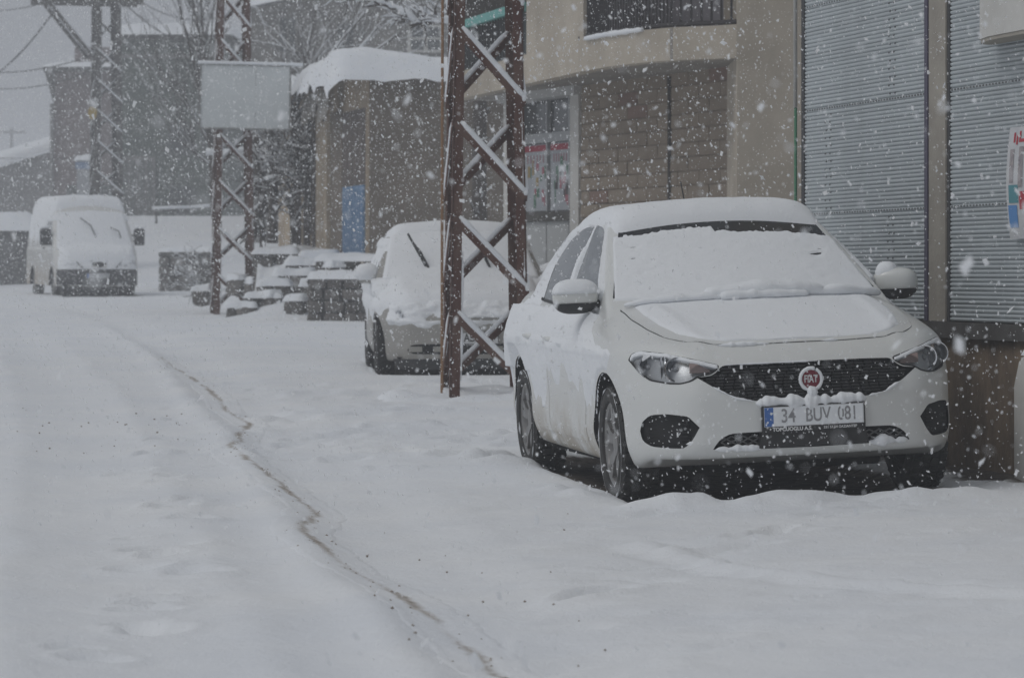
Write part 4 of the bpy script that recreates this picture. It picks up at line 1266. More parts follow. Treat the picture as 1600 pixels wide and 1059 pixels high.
def wheel(parent, x, y, r, rim_r, wid, sg, name='wheel', spokes=5, label=None):
    """tyre with tread blocks and an alloy rim; sg = outward side"""
    w_ = empty(name, (x, y, r))
    w_.parent = parent
    h = wid / 2
    prof = [(rim_r, h * .80), (rim_r + .012, h * .98), ((r + rim_r) / 2, h * 1.06), (r - .03, h * .98), (r - .008, h * .80), (r - .010, 0), (r - .008, -h * .80),
            (r - .03, -h * .98), ((r + rim_r) / 2, -h * 1.06), (rim_r + .012, -h * .98), (rim_r, -h * .8)]
    n = 48
    G = [[(math.cos(2 * math.pi * k / n) * a, b, math.sin(2 * math.pi * k / n) * a) for a, b in prof] for k in range(n)]
    mb = MB(); mb.grid(G + [G[0]])
    for k in range(36):
        for row, off in ((-.72, 0), (-.25, .5), (.25, 0), (.72, .5)):
            a = 2 * math.pi * (k + off) / 36
            da = 2 * math.pi / 36 * .36
            y0, y1 = (row - .17) * h, (row + .17) * h
            P = []
            for rr in (r - .02, r + .004):
                for aa, yy in ((a - da, y0), (a + da, y0 + .01), (a + da, y1 + .01), (a - da, y1)):
                    P.append((math.cos(aa) * rr, yy, math.sin(aa) * rr))
            mb.hexa(P)
    mb.build('tyre', [RUBBER], w_, angle=40)
    rm = MB()
    yo = sg * h * .78
    ring = [(rim_r + .006, yo), (rim_r + .004, yo + sg * .008), (rim_r - .016, yo + sg * .002), (rim_r - .030, yo - sg * .03), (rim_r - .035, yo - sg * .12)]
    G = [[(math.cos(2 * math.pi * k / n) * a, b, math.sin(2 * math.pi * k / n) * a) for a, b in ring] for k in range(n)]
    rm.grid(G + [G[0]])
    for k in range(spokes):
        for dv in (-.16, .16):
            a = 2 * math.pi * k / spokes + .3
            a2 = a + dv
            ca, sa = math.cos(a), math.sin(a)
            p0 = Vector((math.cos(a + dv * .8) * .045, yo - sg * .030, math.sin(a + dv * .8) * .045))
            p1 = Vector((math.cos(a2) * rim_r * .55, yo - sg * .012, math.sin(a2) * rim_r * .55))
            p2 = Vector((math.cos(a2 * 1) * (rim_r - .012), yo - sg * .010, math.sin(a2) * (rim_r - .012)))
            rm.bar(p0, p1, .036, .03, up=(0, 1, 0)); rm.bar(p1, p2, .040, .026, up=(0, 1, 0))
    rm.tube([(0, yo - sg * .05, 0), (0, yo - sg * .006, 0)], .062, 20)
    rm.build('rim', [ALLOY], w_, angle=35)
    sn = MB()
    for r0 in (rim_r + .012, r - .022):
        P = [(math.cos(a) * r0, sg * h * (1.0 if r0 > rim_r + .05 else .97), math.sin(a) * r0) for a in np.linspace(0, 2 * math.pi, 90)]
        sn.tube(P, [max(.0004, .017 * fbm((p[0] * 9 + x * 3, p[2] * 9, r0 * 30)) - .0015) for p in P], 6, caps=False)
    o = sn.build('tyre_snow', [SNOWF], w_, smooth=True); o['kind'] = 'stuff'
    dk = MB(); dk.tube([(0, yo - sg * .15, 0), (0, yo - sg * .09, 0)], rim_r - .03, 24)
    dk.build('brake_disc', [DARKIN], w_)
    return w_

def text_mesh(body, size, m, name='text', extrude=.0015, bold=.0, align='CENTER'):
    cu = bpy.data.curves.new(name, 'FONT')
    cu.body = body; cu.size = size; cu.extrude = extrude; cu.align_x = align; cu.align_y = 'CENTER'
    cu.offset = bold
    o = bpy.data.objects.new(name, cu)
    C.objects.link(o)
    dg = bpy.context.evaluated_depsgraph_get()
    me = bpy.data.meshes.new_from_object(o.evaluated_get(dg))
    bpy.data.objects.remove(o); bpy.data.curves.remove(cu)
    me.name = name
    me.materials.clear(); me.materials.append(m)
    return me

def shell_body(name, f, lo, hi, ilo, ihi, n, mats, parent):
    p, faces = shell(f, lo, hi, ilo, ihi, n)
    me = bpy.data.meshes.new(name)
    me.from_pydata(p.tolist(), [], faces)
    for m in mats: me.materials.append(m)
    me.polygons.foreach_set('use_smooth', [True] * len(me.polygons))
    return link(name, me, parent)
# ------------------------------------------------------------------ white sedan parked along the shops
def dirty_paint(name, base, dirt, ztop, xmax):
    """car paint with road dirt thrown up along the sills"""
    m = mat(name, base, .34, coat=.3)
    t = m.node_tree
    b = t.nodes['Principled BSDF']
    tc = t.nodes.new('ShaderNodeTexCoord')
    sp = t.nodes.new('ShaderNodeSeparateXYZ')
    t.links.new(tc.outputs['Object'], sp.inputs[0])
    def rng_(sock, a, c):
        r = t.nodes.new('ShaderNodeMapRange'); r.interpolation_type = 'SMOOTHSTEP'
        r.inputs['From Min'].default_value = a; r.inputs['From Max'].default_value = c
        t.links.new(sock, r.inputs['Value']); return r.outputs[0]
    def mul(a, c):
        n = t.nodes.new('ShaderNodeMath'); n.operation = 'MULTIPLY'
        t.links.new(a, n.inputs[0]); t.links.new(c, n.inputs[1]); return n.outputs[0]
    nz = t.nodes.new('ShaderNodeTexNoise')
    nz.inputs['Scale'].default_value = 3.5; nz.inputs['Detail'].default_value = 6; nz.inputs['Roughness'].default_value = .7
    t.links.new(tc.outputs['Object'], nz.inputs['Vector'])
    f = mul(mul(rng_(sp.outputs['Z'], ztop, .22), rng_(sp.outputs['X'], xmax, xmax - .3)), rng_(nz.outputs['Fac'], .30, .62))
    mxn = t.nodes.new('ShaderNodeMix'); mxn.data_type = 'RGBA'
    t.links.new(f, mxn.inputs['Factor'])
    mxn.inputs['A'].default_value = (*base, 1); mxn.inputs['B'].default_value = (*dirt, 1)
    t.links.new(mxn.outputs['Result'], b.inputs['Base Color'])
    rr = t.nodes.new('ShaderNodeMapRange')
    rr.inputs['To Min'].default_value = .34; rr.inputs['To Max'].default_value = .8
    t.links.new(f, rr.inputs['Value']); t.links.new(rr.outputs[0], b.inputs['Roughness'])
    return m
SPAINT = dirty_paint('sedan_white_paint', (.70, .71, .695), (.43, .385, .315), .60, 1.75)

SED_A = 9.6
sed = empty('parked_sedan', (1.178, 20.39, .185), (R(2.5), R(.6), R(SED_A - 90)),
            'white sedan with a round red badge parked beside the metal shutters', 'car', 'snowed-in parked vehicles')
_zc = curve([(2.4, .72), (2.15, .80), (2.0, .855), (1.7, .925), (1.3, 1.0), (.95, 1.045), (.5, 1.05), (-.5, 1.05), (-1.5, 1.09), (-2.0, 1.10), (-2.5, 1.06)])
_zr = curve([(.9, 1.40), (.5, 1.465), (.2, 1.50), (-.2, 1.52), (-.6, 1.51), (-1.0, 1.46), (-1.6, 1.28)])
def sedan_f(x, q, z):
    a = np.abs(q)
    pos = lambda v: np.maximum(v, 0)
    xf = 2.22 - .06 * (a / .6) ** 2 - .50 * pos((a - .53) / .40) ** 2.2 - .13 * pos((z - .56) / .25) ** 1.7 - .10 * pos((.36 - z) / .15) ** 2
    xr = -2.33 + .10 * (a / .6) ** 2 + .4 * pos((a - .6) / .3) ** 2 + .10 * pos((z - .8) / .3) ** 2 + .1 * pos((.45 - z) / .2) ** 2
    yf = .902 - .10 * pos((z - .74) / .28) ** 1.6 - .06 * pos((.42 - z) / .2) ** 2 - .10 * pos((-1.2 - x) / 1.1) ** 2 - .03 * pos((x - 1.0) / .8) ** 2
    yf = yf + .010 * np.exp(-((z - .80) / .025) ** 2) - .012 * np.exp(-((z - .50) / .12) ** 2)
    zb = _zc(x) - .04 * (a / .8) ** 2 - .10 * pos((a - .62) / .28) ** 2 + .010 * np.exp(-((a - .52 - .05 * (2 - x)) / .04) ** 2) * sstep(.9, 1.2, x)
    zbot = .20 + .065 * sstep(1.6, 1.95, x)
    lower = smax(smax(smax(a - yf, x - xf, .10), smax(xr - x, zbot - z, .06), .03), z - zb, .055)
    yg = .79 - .195 * pos((z - .98) / .47) ** 1.2 - .05 * pos((-.3 - x) / 1.4) ** 2
    zr = _zr(x) - .03 * (a / .6) ** 2
    xw = 1.0 - (z - 1.04) * 1.84 - .15 * (a / .75) ** 2 - .15 * pos((z - 1.04) * (1.49 - z))
    xb = -1.84 + (z - 1.06) * 2.0 + .15 * (a / .75) ** 2
    green = smax(smax(smax(a - yg, x - xw, .03), xb - x, .06), smax(z - zr, .8 - z, .02), .045)
    return smin(lower, green, .03)
sed_body = shell_body('body', sedan_f, (-2.5, -1.0, .1), (2.4, 1.0, 1.62), (-1.7, -.45, .50), (1.55, .45, .72), (165, 84, 60), [SPAINT, DARKIN], sed)
SK = Skin(sed_body.data)
#STOP
mir = lambda pts: [(-a, b) for a, b in pts]
# openings in the nose and the wheel arches
G_TOP = [(-.575, .684), (-.50, .690), (-.465, .712), (-.445, .737), (-.3, .741), (0, .743), (.3, .741), (.445, .737), (.465, .712), (.50, .690), (.575, .684)]
G_BOT = [(-.575, .684), (-.48, .620), (-.39, .572), (-.30, .555), (0, .548), (.30, .555), (.39, .572), (.48, .620), (.575, .684)]
I_TOP = [(-.515, .318), (-.485, .365), (-.43, .396), (0, .402), (.43, .396), (.485, .365), (.515, .318)]
I_BOT = [(-.515, .318), (-.3, .311), (0, .309), (.3, .311), (.515, .318)]
FG_T = [(.822, .41), (.815, .455), (.785, .495), (.72, .502), (.63, .490), (.578, .432)]
FG_B = [(.822, .41), (.815, .36), (.785, .333), (.72, .327), (.65, .326), (.612, .37), (.578, .432)]
H_T = [(.838, .772), (.825, .800), (.79, .815), (.70, .803), (.57, .770), (.455, .738)]
H_B = [(.838, .772), (.81, .710), (.775, .672), (.70, .656), (.65, .655), (.60, .668), (.565, .690), (.505, .698), (.47, .718), (.455, .738)]
gg = two_edges(G_TOP, G_BOT, 71, 9)
ii = two_edges(I_TOP, I_BOT, 41, 5)
fgl, fgr = two_edges(FG_T, FG_B, 25, 9), two_edges(mir(FG_T), mir(FG_B), 25, 9)
hl, hr = two_edges(H_T, H_B, 41, 9), two_edges(mir(H_T), mir(H_B), 41, 9)
def opening(G, depth, out=.06):
    n = lambda G_: [[(a, b) for a, b in row] for row in G_]
    return patch(n(G), SK.front, out, out + depth, along=(1, 0, 0))
cutters = [opening(gg, .045), opening(ii, .06), opening(fgl, .05), opening(fgr, .05), opening(hl, .05), opening(hr, .05)]
for x_ in (1.32, -1.32):
    for s_ in (-1, 1):
        cutters.append(cyl_y(x_, .325, .372, s_ * .50, s_ * 1.2))
cut(sed_body, cutters, DARKIN)
# bonnet, doors: real panels 4 mm proud of the shell
hood_edge = [(.93, .715), (1.233, .722), (1.552, .70), (1.80, .655), (1.93, .57), (2.0, .44), (2.035, .22), (2.04, 0)]
hp = resample(hood_edge, 26)
hoodG = [[(x_, q_ * t) for t in np.linspace(-1, 1, 29)] for x_, q_ in hp if q_ > .01]
patch(hoodG, SK.top, .005, .03).build('hood', [SPAINT], sed, angle=30)
line = [(x_, -q_) for x_, q_ in hp] + [(x_, q_) for x_, q_ in hp[::-1][1:]]
ribbon(smooth_line(line, 90), SK.top, .012, .001).build('hood_gap', [SEAM], sed, smooth=True)
for s_ in (-1, 1):
    cs = lambda x_, z_, s_=s_: SK.side(x_, z_, s_)
    for nm, xa, xb in (('front_door', .74, -.36), ('rear_door', -.375, -1.10)):
        top = [(xa, .945), (xb, .965)]
        bot = [(xa, .30), (xb, .30)] if nm == 'front_door' else [(xa, .30), (-.80, .30), (-.93, .40), (-.985, .55), (xb, .72)]
        d_ = patch(two_edges(top, bot, 20, 14), cs, .004, .02).build(nm, [SPAINT], sed, angle=30)
        hx = xb + .13 if nm == 'front_door' else xb + .16
        hm = MB(); P = [cs(hx + dx, .83)[0] + Vector((0, s_ * o, 0)) for dx, o in ((-.1, .0), (-.07, .03), (.07, .03), (.1, .0))]
        hm.tube(P, .014, 8); hm.build('handle', [SPAINT], d_, smooth=True)
    # side glass
    for top, bot in (([(.62, 1.02), (.36, 1.23), (.14, 1.39), (-.08, 1.45), (-.30, 1.465)], [(.62, 1.0), (-.30, 1.01)]),
                     ([(-.37, 1.465), (-.65, 1.445), (-.95, 1.38), (-1.15, 1.265)], [(-.37, 1.01), (-1.15, 1.03)]),
                     ([(-1.18, 1.245), (-1.42, 1.08)], [(-1.18, 1.03), (-1.42, 1.05)])):
        G_ = two_edges(top, bot, 18, 12)
        w_ = patch(G_, cs, .003, .012).build('side_window', [GLASS], sed, angle=30)
        bt = resample(bot, 20)
        ribbon([tuple(p) for p in bt], cs, .022, .008).build('window_trim', [BLACKP], w_)
# windscreen with black border
WS_T = [(-.565, 1.425), (-.3, 1.455), (0, 1.465), (.3, 1.455), (.565, 1.425)]
WS_B = [(-.73, 1.07), (-.4, 1.06), (0, 1.055), (.4, 1.06), (.73, 1.07)]
patch(two_edges(WS_T, WS_B, 40, 22), SK.front, .003, .012).build('windscreen', [WSGLASS], sed, angle=30)
# grille mesh
gr = empty('grille'); gr.parent = sed
patch(two_edges(G_TOP, G_BOT, 71, 9), SK.front, -.040, .004, along=(1, 0, 0)).build('backing', [DARKIN], gr)
gm = MB()
gt = smooth_line(G_TOP, 300, 1); gb = smooth_line(G_BOT, 300, 1)
def gspan(z):
    ok = [abs(q) for q in np.linspace(0, .57, 58) if np.interp(q, gb[:, 0], gb[:, 1]) < z < np.interp(q, gt[:, 0], gt[:, 1])]
    return max(ok) if ok else 0
for k, z in enumerate(np.arange(.565, .74, .0155)):
    e = gspan(z)
    if e < .1: continue
    for sgm in range(int(e * 2 / .05)):
        q0 = -e + sgm * .05 + (.025 if k % 2 else 0)
        q1 = min(q0 + .042, e)
        p = SK.front((q0 + q1) / 2, z)[0]
        gm.box((p.x - .038, q0, z - .0042), (p.x - .014, q1, z + .0042))
gm.build('grille_mesh', [BLACKP], gr)
# lower intake bars, number plate carrier
it = empty('lower_intake'); it.parent = sed
ib = MB()
for k in range(18):
    q0 = -.47 + k * .055
    for z0, z1 in ((.322, .350), (.350, .322), (.352, .380), (.380, .352)):
        xx = SK.front(min(max(q0, -.45), .45), .35)[0].x
        ib.bar((xx - .03, q0, z0), (xx - .03, q0 + .055, z1), .02, .006)
ib.build('intake_mesh', [mat('grey_mesh', (.13, .13, .13), .6)], it)
cb = MB(); cb.hexa([(2.16, -.285, .315), (2.228, -.285, .315), (2.228, .285, .315), (2.16, .285, .315), (2.16, -.27, .393), (2.225, -.27, .393), (2.225, .27, .393), (2.16, .27, .393)])
cb.build('plate_carrier', [BLACKP], it)
np_ = empty('number_plate', (2.236, 0, .465), (R(90), 0, R(90))); np_.parent = sed
MB().box((-.268, -.074, -.06), (.268, .062, 0)).build('plate_frame', [BLACKP], np_)
MB().box((-.26, -.044, .0008), (.26, .056, .003)).build('plate', [PLATEW], np_)
MB().box((-.258, -.042, .0033), (-.212, .054, .005)).build('blue_band', [PLATEB], np_)
for tx, x0 in (('34', -.135), ('BUV', .02), ('081', .175)):
    share('plate_number', text_mesh(tx, .098, mat('plate_ink', (.30, .30, .31), .7), 'plate_number', .001, .0012), np_, (x0, .006, .0045), sc=(.72 if len(tx) == 3 else .8, 1, 1))
share('dealer_name', text_mesh('TOPCUOGLU A.S.', .026, WPRINT, 'dealer_name', .0008, .0009), np_, (-.115, -.0585, .003))
share('dealer_place', text_mesh('331 57 54 GAZIANTEP', .018, WPRINT, 'dealer_place', .0008, .0004), np_, (.135, -.0585, .003))
# badge
bdg = empty('badge', (2.185, 0, .652), (R(90), 0, R(90))); bdg.parent = sed
mb = MB(); mb.tube([(0, 0, -.03), (0, 0, .012)], .058, 32); mb.build('badge_ring', [mat('badge_ring', (.55, .56, .57), .35, metal=.5)], bdg, angle=40)
mb = MB(); mb.tube([(0, 0, .0), (0, 0, .015)], .047, 32); mb.build('badge_face', [mat('badge_red', (.20, .012, .03), .4)], bdg, angle=40)
share('badge_letters', text_mesh('FIAT', .046, mat('badge_silver', (.68, .68, .68), .4), 'badge_letters', .002, .001), bdg, (0, 0, .017), sc=(.78, 1.15, 1))
# lamps
for G_, s_ in ((hl, 1), (hr, -1)):
    hd = empty('headlight'); hd.parent = sed
    patch(G_, SK.front, -.042, .006, along=(1, 0, 0)).build('lamp_housing', [mat('lamp_housing', (.58, .59, .60), .3, metal=.4)], hd)
    for q_, z_, r_ in ((.765, .737, .060), (.655, .725, .064)):
        bx = SK.front(q_ * s_, z_)[0].x - (.035 if q_ > .7 else .032)
        bm_ = MB(); rows = []
        for d_, rr in ((0.012, 1), (.010, .88), (-.012, .80), (-.028, .5), (-.032, 0.02)):
            rows.append([(bx + d_, s_ * q_ + math.cos(a) * r_ * rr, z_ + math.sin(a) * r_ * rr) for a in np.linspace(0, 2 * math.pi, 24, endpoint=False)])
        bm_.grid(rows, closed=True); bm_.build('reflector', [CHROME], hd, smooth=True)
        bl = MB(); bl.tube([(bx - .03, s_ * q_, z_), (bx + .004, s_ * q_, z_)], [.02, .012], 12); bl.build('bulb', [mat('bulb_cap', (.45, .46, .48), .3)], hd, smooth=True)
    dm = MB()
    for q_ in (.705, .72): 
        p = SK.front(q_ * s_, .735)[0]; dm.box((p.x - .03, q_ * s_ - .003, .675), (p.x - .010, q_ * s_ + .003, .79))
    dm.build('divider', [CHROME], hd)
    tn = MB()
    p = SK.front(.545 * s_, .72)[0]; tn.hexa([(p.x - .03, s_ * .50, .705), (p.x - .012, s_ * .50, .705), (p.x - .02, s_ * .60, .705), (p.x - .04, s_ * .60, .705),
                                               (p.x - .03, s_ * .50, .742), (p.x - .015, s_ * .50, .742), (p.x - .025, s_ * .60, .755), (p.x - .04, s_ * .60, .755)])
    tn.build('indicator', [mat('indicator', (.40, .30, .28), .3)], hd)
    tp = two_edges(H_T if s_ > 0 else mir(H_T), H_B if s_ > 0 else mir(H_B), 41, 9)
    patch(tp, SK.front, .001, None).build('lens', [LENS], hd, smooth=True)
    edge = smooth_line((H_T + H_B[::-1]) if s_ > 0 else mir(H_T + H_B[::-1]), 90, 1)
    ribbon([tuple(p) for p in edge], SK.front, .009, .003).build('lamp_seal', [SEAM], hd)
    snow_patch(two_edges([(s_ * a, b + .004) for a, b in H_T], [(s_ * a, b - .022) for a, b in H_T], 40, 6), SK.front,
               lambda u, v, p: .010 + .012 * fbm(p * 16) - .012 * abs(u - .45)).build('lamp_snow', [SNOWF], hd, smooth=True)
    fg = empty('fog_lamp_recess'); fg.parent = sed
    G2 = fgl if s_ > 0 else fgr
    patch(G2, SK.front, -.044, .004, along=(1, 0, 0)).build('grid_backing', [DARKIN], fg)
    fm = MB()
    for z_ in np.arange(.345, .50, .02):
        fm.bar((SK.front(s_ * .79, z_)[0].x - .03, s_ * .79, z_), (SK.front(s_ * .62, z_)[0].x - .03, s_ * .62, z_), .012, .006)
    fm.build('fog_lamp_grid', [DARKIN], fg)
# mirrors
for s_ in (-1, 1):
    mr = empty('door_mirror', (.62, s_ * .905, 1.085), (0, 0, R(-6) if s_ < 0 else R(-24))); mr.parent = sed
    rows = []
    def sup(rx, ry, rz, z0, z1, cz=0):
        G = []
        for i in range(17):
            ph = -math.pi / 2 + math.pi * i / 16
            row = []
            for j in range(28):
                th = 2 * math.pi * j / 28
                e = lambda c, k: math.copysign(abs(c) ** k, c)
                row.append((rx * e(math.cos(ph), .7) * e(math.cos(th), .75), ry * e(math.cos(ph), .7) * e(math.sin(th), .75), cz + max(z0, min(z1, rz * e(math.sin(ph), .8)))))
            G.append(row)
        return G
    mb = MB(); mb.grid(sup(.085, .125, .082, -.045, 1), closed=True); mb.build('mirror_cap', [PAINT], mr, smooth=True)
    mb = MB(); mb.grid(sup(.086, .127, .095, -1, -.035), closed=True); mb.build('mirror_base', [BLACKP], mr, smooth=True)
    mb = MB(); mb.tube([(-.02, -s_ * .10, -.045), (-.03, -s_ * .22, -.055)], [.035, .045], 10, sq=(.7, 1)); mb.build('mirror_arm', [BLACKP], mr, smooth=True)
    mb = MB(); mb.grid([[(-.082, s_ * q_, z_) for q_ in (-.1, .1)] for z_ in (-.045, .055)]); mb.build('mirror_glass', [GLASS], mr)
    G = sup(.09 if s_ < 0 else .072, .128 if s_ < 0 else .068, .085 if s_ < 0 else .105, .005, 1, .012)
    G = [[Vector(p) * (1 + .06 * fbm(Vector(p) * 9)) + Vector((0, -s_ * (.0 if s_ < 0 else .045), 0)) for p in r_] for r_ in G]
    mb = MB(); mb.grid(G, closed=True); mb.build('mirror_snow', [SNOWF], mr, smooth=True)
# underside, wheels, aerial
ut = MB(); ut.hexa([(-2.0, -.78, .15), (1.60, -.66, .16), (1.60, .66, .16), (-2.0, .78, .15), (-2.1, -.80, .24), (1.75, -.68, .30), (1.75, .68, .30), (-2.1, .80, .24)])
uto = ut.build('undertray', [DARKIN], sed)
cut(uto, [cyl_y(x_, .325, .36, s_ * .50, s_ * 1.2) for x_ in (1.32, -1.32) for s_ in (-1, 1)], DARKIN)
uto.data.polygons.foreach_set('use_smooth', [False] * len(uto.data.polygons))
for x_ in (1.32, -1.32):
    for s_ in (-1, 1):
        wheel(sed, x_, s_ * .778, .316, .214, .205, s_)
mb = MB(); mb.tube([(-1.0, .1, 1.43), (-1.02, .1, 1.50), (-1.16, .1, 1.70)], [.012, .006, .004], 6); mb.build('aerial', [BLACKP], sed)
# ---- snow lying on the car
def edge(u, v, a=.1, b=.1):
    return min(1, min(u, 1 - u) / a) * 1.0, min(1, min(v, 1 - v) / b)
def roof_t(u, v, p):
    eu, ev = edge(u, v, .12, .16)
    r_ = math.sqrt(max(0, 1 - (1 - eu) ** 2)) * math.sqrt(max(0, 1 - (1 - ev) ** 2))
    return .088 * r_ + .012 * fbm(p * 3.1) - .012 + .006 * fbm(p * 14)
RG = [[(x_, q_ * (1 if x_ > -.9 else 1 - .1 * (-.9 - x_))) for q_ in np.linspace(-.60, .60, 50)] for x_ in np.linspace(-1.45, .235, 60)]
snow_patch(RG, SK.top, roof_t, along=(0, 0, 1)).build('roof_snow', [SNOWF], sed, smooth=True)
def ws_t(u, v, p):
    q = p.y
    lim = 1.432 - .05 * (abs(q) / .6) ** 2 + .012 * fbm((q * 9, 3, p.z * 2)) + .010 * fbm((q * 40, 7, p.z * 6)) - (.022 if q > -.05 else -.012 + .01 * fbm((q * 5, 1, 1)))
    t = min(.009, (lim - p.z) * .30)
    streak = fbm((q * 7, p.z * 60, 2))
    t -= .034 * max(0, streak - .13) * sstep(.26, .52, abs(q)) * sstep(.64, .57, abs(q)) * sstep(1.06, 1.2, p.z)
    return t + .003 * fbm(p * 22) + .009 * max(0, fbm((q * 3, 1, p.z * 9))) + .004 * fbm((q * 4, p.z * 26, 8))
WG = two_edges([(-.60, 1.43), (-.3, 1.46), (0, 1.465), (.3, 1.46), (.60, 1.43)], [(-.735, 1.055), (-.4, 1.04), (0, 1.04), (.4, 1.04), (.735, 1.055)], 110, 60)
snow_patch(WG, SK.front, ws_t).build('windscreen_snow', [SNOWF], sed, smooth=True)
def hood_t(u, v, p):
    e = min(u / .02, 1, (1 - u) / .05, min(v, 1 - v) / .03)
    t = .014 * max(0, min(1, e)) - .004 + .006 * fbm(p * 4) + .002 * fbm(p * 25)
    t -= .012 * sstep(.62, .86, u) * (.45 + .9 * fbm(p * 2.3 + Vector((5, 1, 0))))
    return t
hp2 = resample([(a - (0 if a < 1 else .02), max(b - .05, .0)) for a, b in hood_edge], 60)
HG = [[(x_, q_ * t) for t in np.linspace(-1, 1, 80)] for x_, q_ in hp2 if q_ > .05]
snow_patch(HG, SK.top, lambda u, v, p: hood_t(u, v, p) + .006, along=(0, 0, 1)).build('hood_snow', [SNOWF], sed, smooth=True)
# lumpy rolls over the wipers
mb = MB()
for q0, q1, dx, rr in ((-.70, -.10, .04, .020), (-.28, .40, .015, .042), (-.05, .30, -.03, .036), (-.20, .12, .07, .026), (.20, .72, .03, .026), (.0, .28, .075, .022)):
    P, r_ = [], []
    for t in np.linspace(0, 1, 26):
        q_ = q0 + (q1 - q0) * t
        p, n = SK.top(1.02 + dx - .14 * (q_ / .75) ** 2, q_)
        k = 1.45 * rr * (.45 + .55 * math.sin(math.pi * min(1, max(0, t))) ** .5) * (1 + .55 * fbm((q_ * 9, dx * 40, 4)))
        P.append(p + Vector((.02, 0, k * .55 + .016))); r_.append(max(.006, k))
    mb.tube(P, r_, 10, sq=(.8, 1.25))
mb.build('wiper_snow', [SNOWF], sed, smooth=True)
# flanks: clumps sticking to doors and wings
for s_ in (-1, 1):
    cs = lambda x_, z_, s_=s_: SK.side(x_, z_, s_)
    def flank_t(u, v, p):
        z = p.z
        n1 = fbm((p.x * 2.6, 4 + s_, z * 1.3), 3)
        drip = fbm((p.x * 4.2, 9, z * 1.2), 2)
        lvl = (z - .60) / .30
        t = .042 * (lvl + 1.25 * n1 + .9 * drip * (z < .8) + .02)
        if p.x > 1.12: t -= .10 * (p.x - 1.12)
        if p.x > .70: t -= .9 * max(0, z - .80 - .10 * (1.0 - min(1.0, (p.x - .70) / .3)))
        if p.x < -.9: t += .03 * min(1, (-.9 - p.x) / .4) * (z > .62)
        rw = min(math.hypot(p.x - 1.32, z - .325), math.hypot(p.x + 1.32, z - .325))
        t = min(t, (rw - .385) * .6)
        return max(-.012, min(t, .046 + .03 * n1) + .006 * fbm(p * 9) + .002 * fbm(p * 30))
    FG_ = [[(x_, z_) for z_ in np.linspace(.42, .985, 70)] for x_ in np.linspace(-2.1, 1.62, 190)]
    snow_patch(FG_, cs, flank_t).build('flank_snow', [SNOWF], sed, smooth=True)
    # pillars and roof rail
    def rail_t(u, v, p):
        x_, z_ = p.x, p.z
        top = np.interp(x_, [-1.45, -1.15, -.95, -.65, -.3, -.1, .08, .3, .62], [1.09, 1.285, 1.38, 1.445, 1.465, 1.45, 1.39, 1.255, 1.04])
        t = min(.028, (z_ - top - .012 + .012 * fbm((x_ * 9, z_ * 9, s_))) * .6)
        if -.40 < x_ < -.27 + .1 * (1.3 - z_): t = max(t, .016 + .02 * fbm((x_ * 15, z_ * 6, 2)) - .10 * max(0, z_ - 1.26))
        if x_ < -.9: t = max(t, .02 * min(1, (-1.18 - x_) * 6))
        b_ = (1.0 + .05 * fbm((x_ * 6, 2, s_)) - z_) * .5
        t = max(t, min(.02, b_))
        return max(t, -.012) + .003 * fbm(p * 22)
    PG = [[(-1.6 + (min(.66, .97 - max(0, z_ - 1.02) * 1.84 - .13) + 1.6) * u_, z_) for z_ in np.linspace(.975, 1.475, 60)] for u_ in np.linspace(0, 1, 130)]
    snow_patch(PG, cs, rail_t).build('pillar_snow', [SNOWF], sed, smooth=True)
# packed snow caught on the plate ledge, intake lip and grille edge
def ridge(name, q0, q1, zf, r0, amp, seed, n=70, taper=.12, sqz=1.0):
    mb = MB(); P, rad = [], []
    for t in np.linspace(0, 1, n):
        q_ = q0 + (q1 - q0) * t
        p, nn = SK.front(q_, zf(q_))
        e = min(1, min(t, 1 - t) / taper) ** .6
        k = max(.0015, r0 * e * (1 + amp * fbm((q_ * 15, seed, 1), 1) + .45 * amp * fbm((q_ * 37, seed, 5), 1)))
        P.append(p + Vector((.004, 0, .15 * k))); rad.append(k)
    mb.tube(P, rad, 10, sq=(sqz, 1.0))
    return mb.build(name, [SNOWF], sed, smooth=True)
ridge('plate_snow', -.295, .285, lambda q_: .541 + .012 * fbm((q_ * 8, 2, 2), 1), .021, .9, 3, 200, .05, 1.25)
ridge('plate_snow', -.052, .040, lambda q_: .530, .026, .5, 4, 24, .3, 1.5)
ridge('badge_drip', -.026, .030, lambda q_: .583, .022, .6, 6, 18, .3, 1.4)
ridge('lip_snow', -.505, -.27, lambda q_: .316 + .010 * fbm((q_ * 14, 1, 1)), .013, .9, 7, 50, .2, 1.3)
ridge('lip_snow', .27, .505, lambda q_: .318 + .010 * fbm((q_ * 14, 3, 1)), .016, .9, 8, 50, .2, 1.3)
gedge = lambda q_: float(np.interp(abs(q_), [0, .3, .39, .48, .57], [.548, .555, .572, .62, .684]))
ridge('grille_snow', -.50, -.30, gedge, .0045, 1.6, 9, 60)
ridge('grille_snow', .30, .48, gedge, .0055, 1.6, 10, 60)
ridge('grille_snow', -.43, .05, lambda q_: .741, .0035, 1.8, 11, 90)
ridge('hood_edge_snow', -.44, -.17, lambda q_: .836, .016, .9, 14, 60, .3, .8)
ridge('hood_edge_snow', .10, .20, lambda q_: .838, .008, .9, 15, 30, .3, .8)
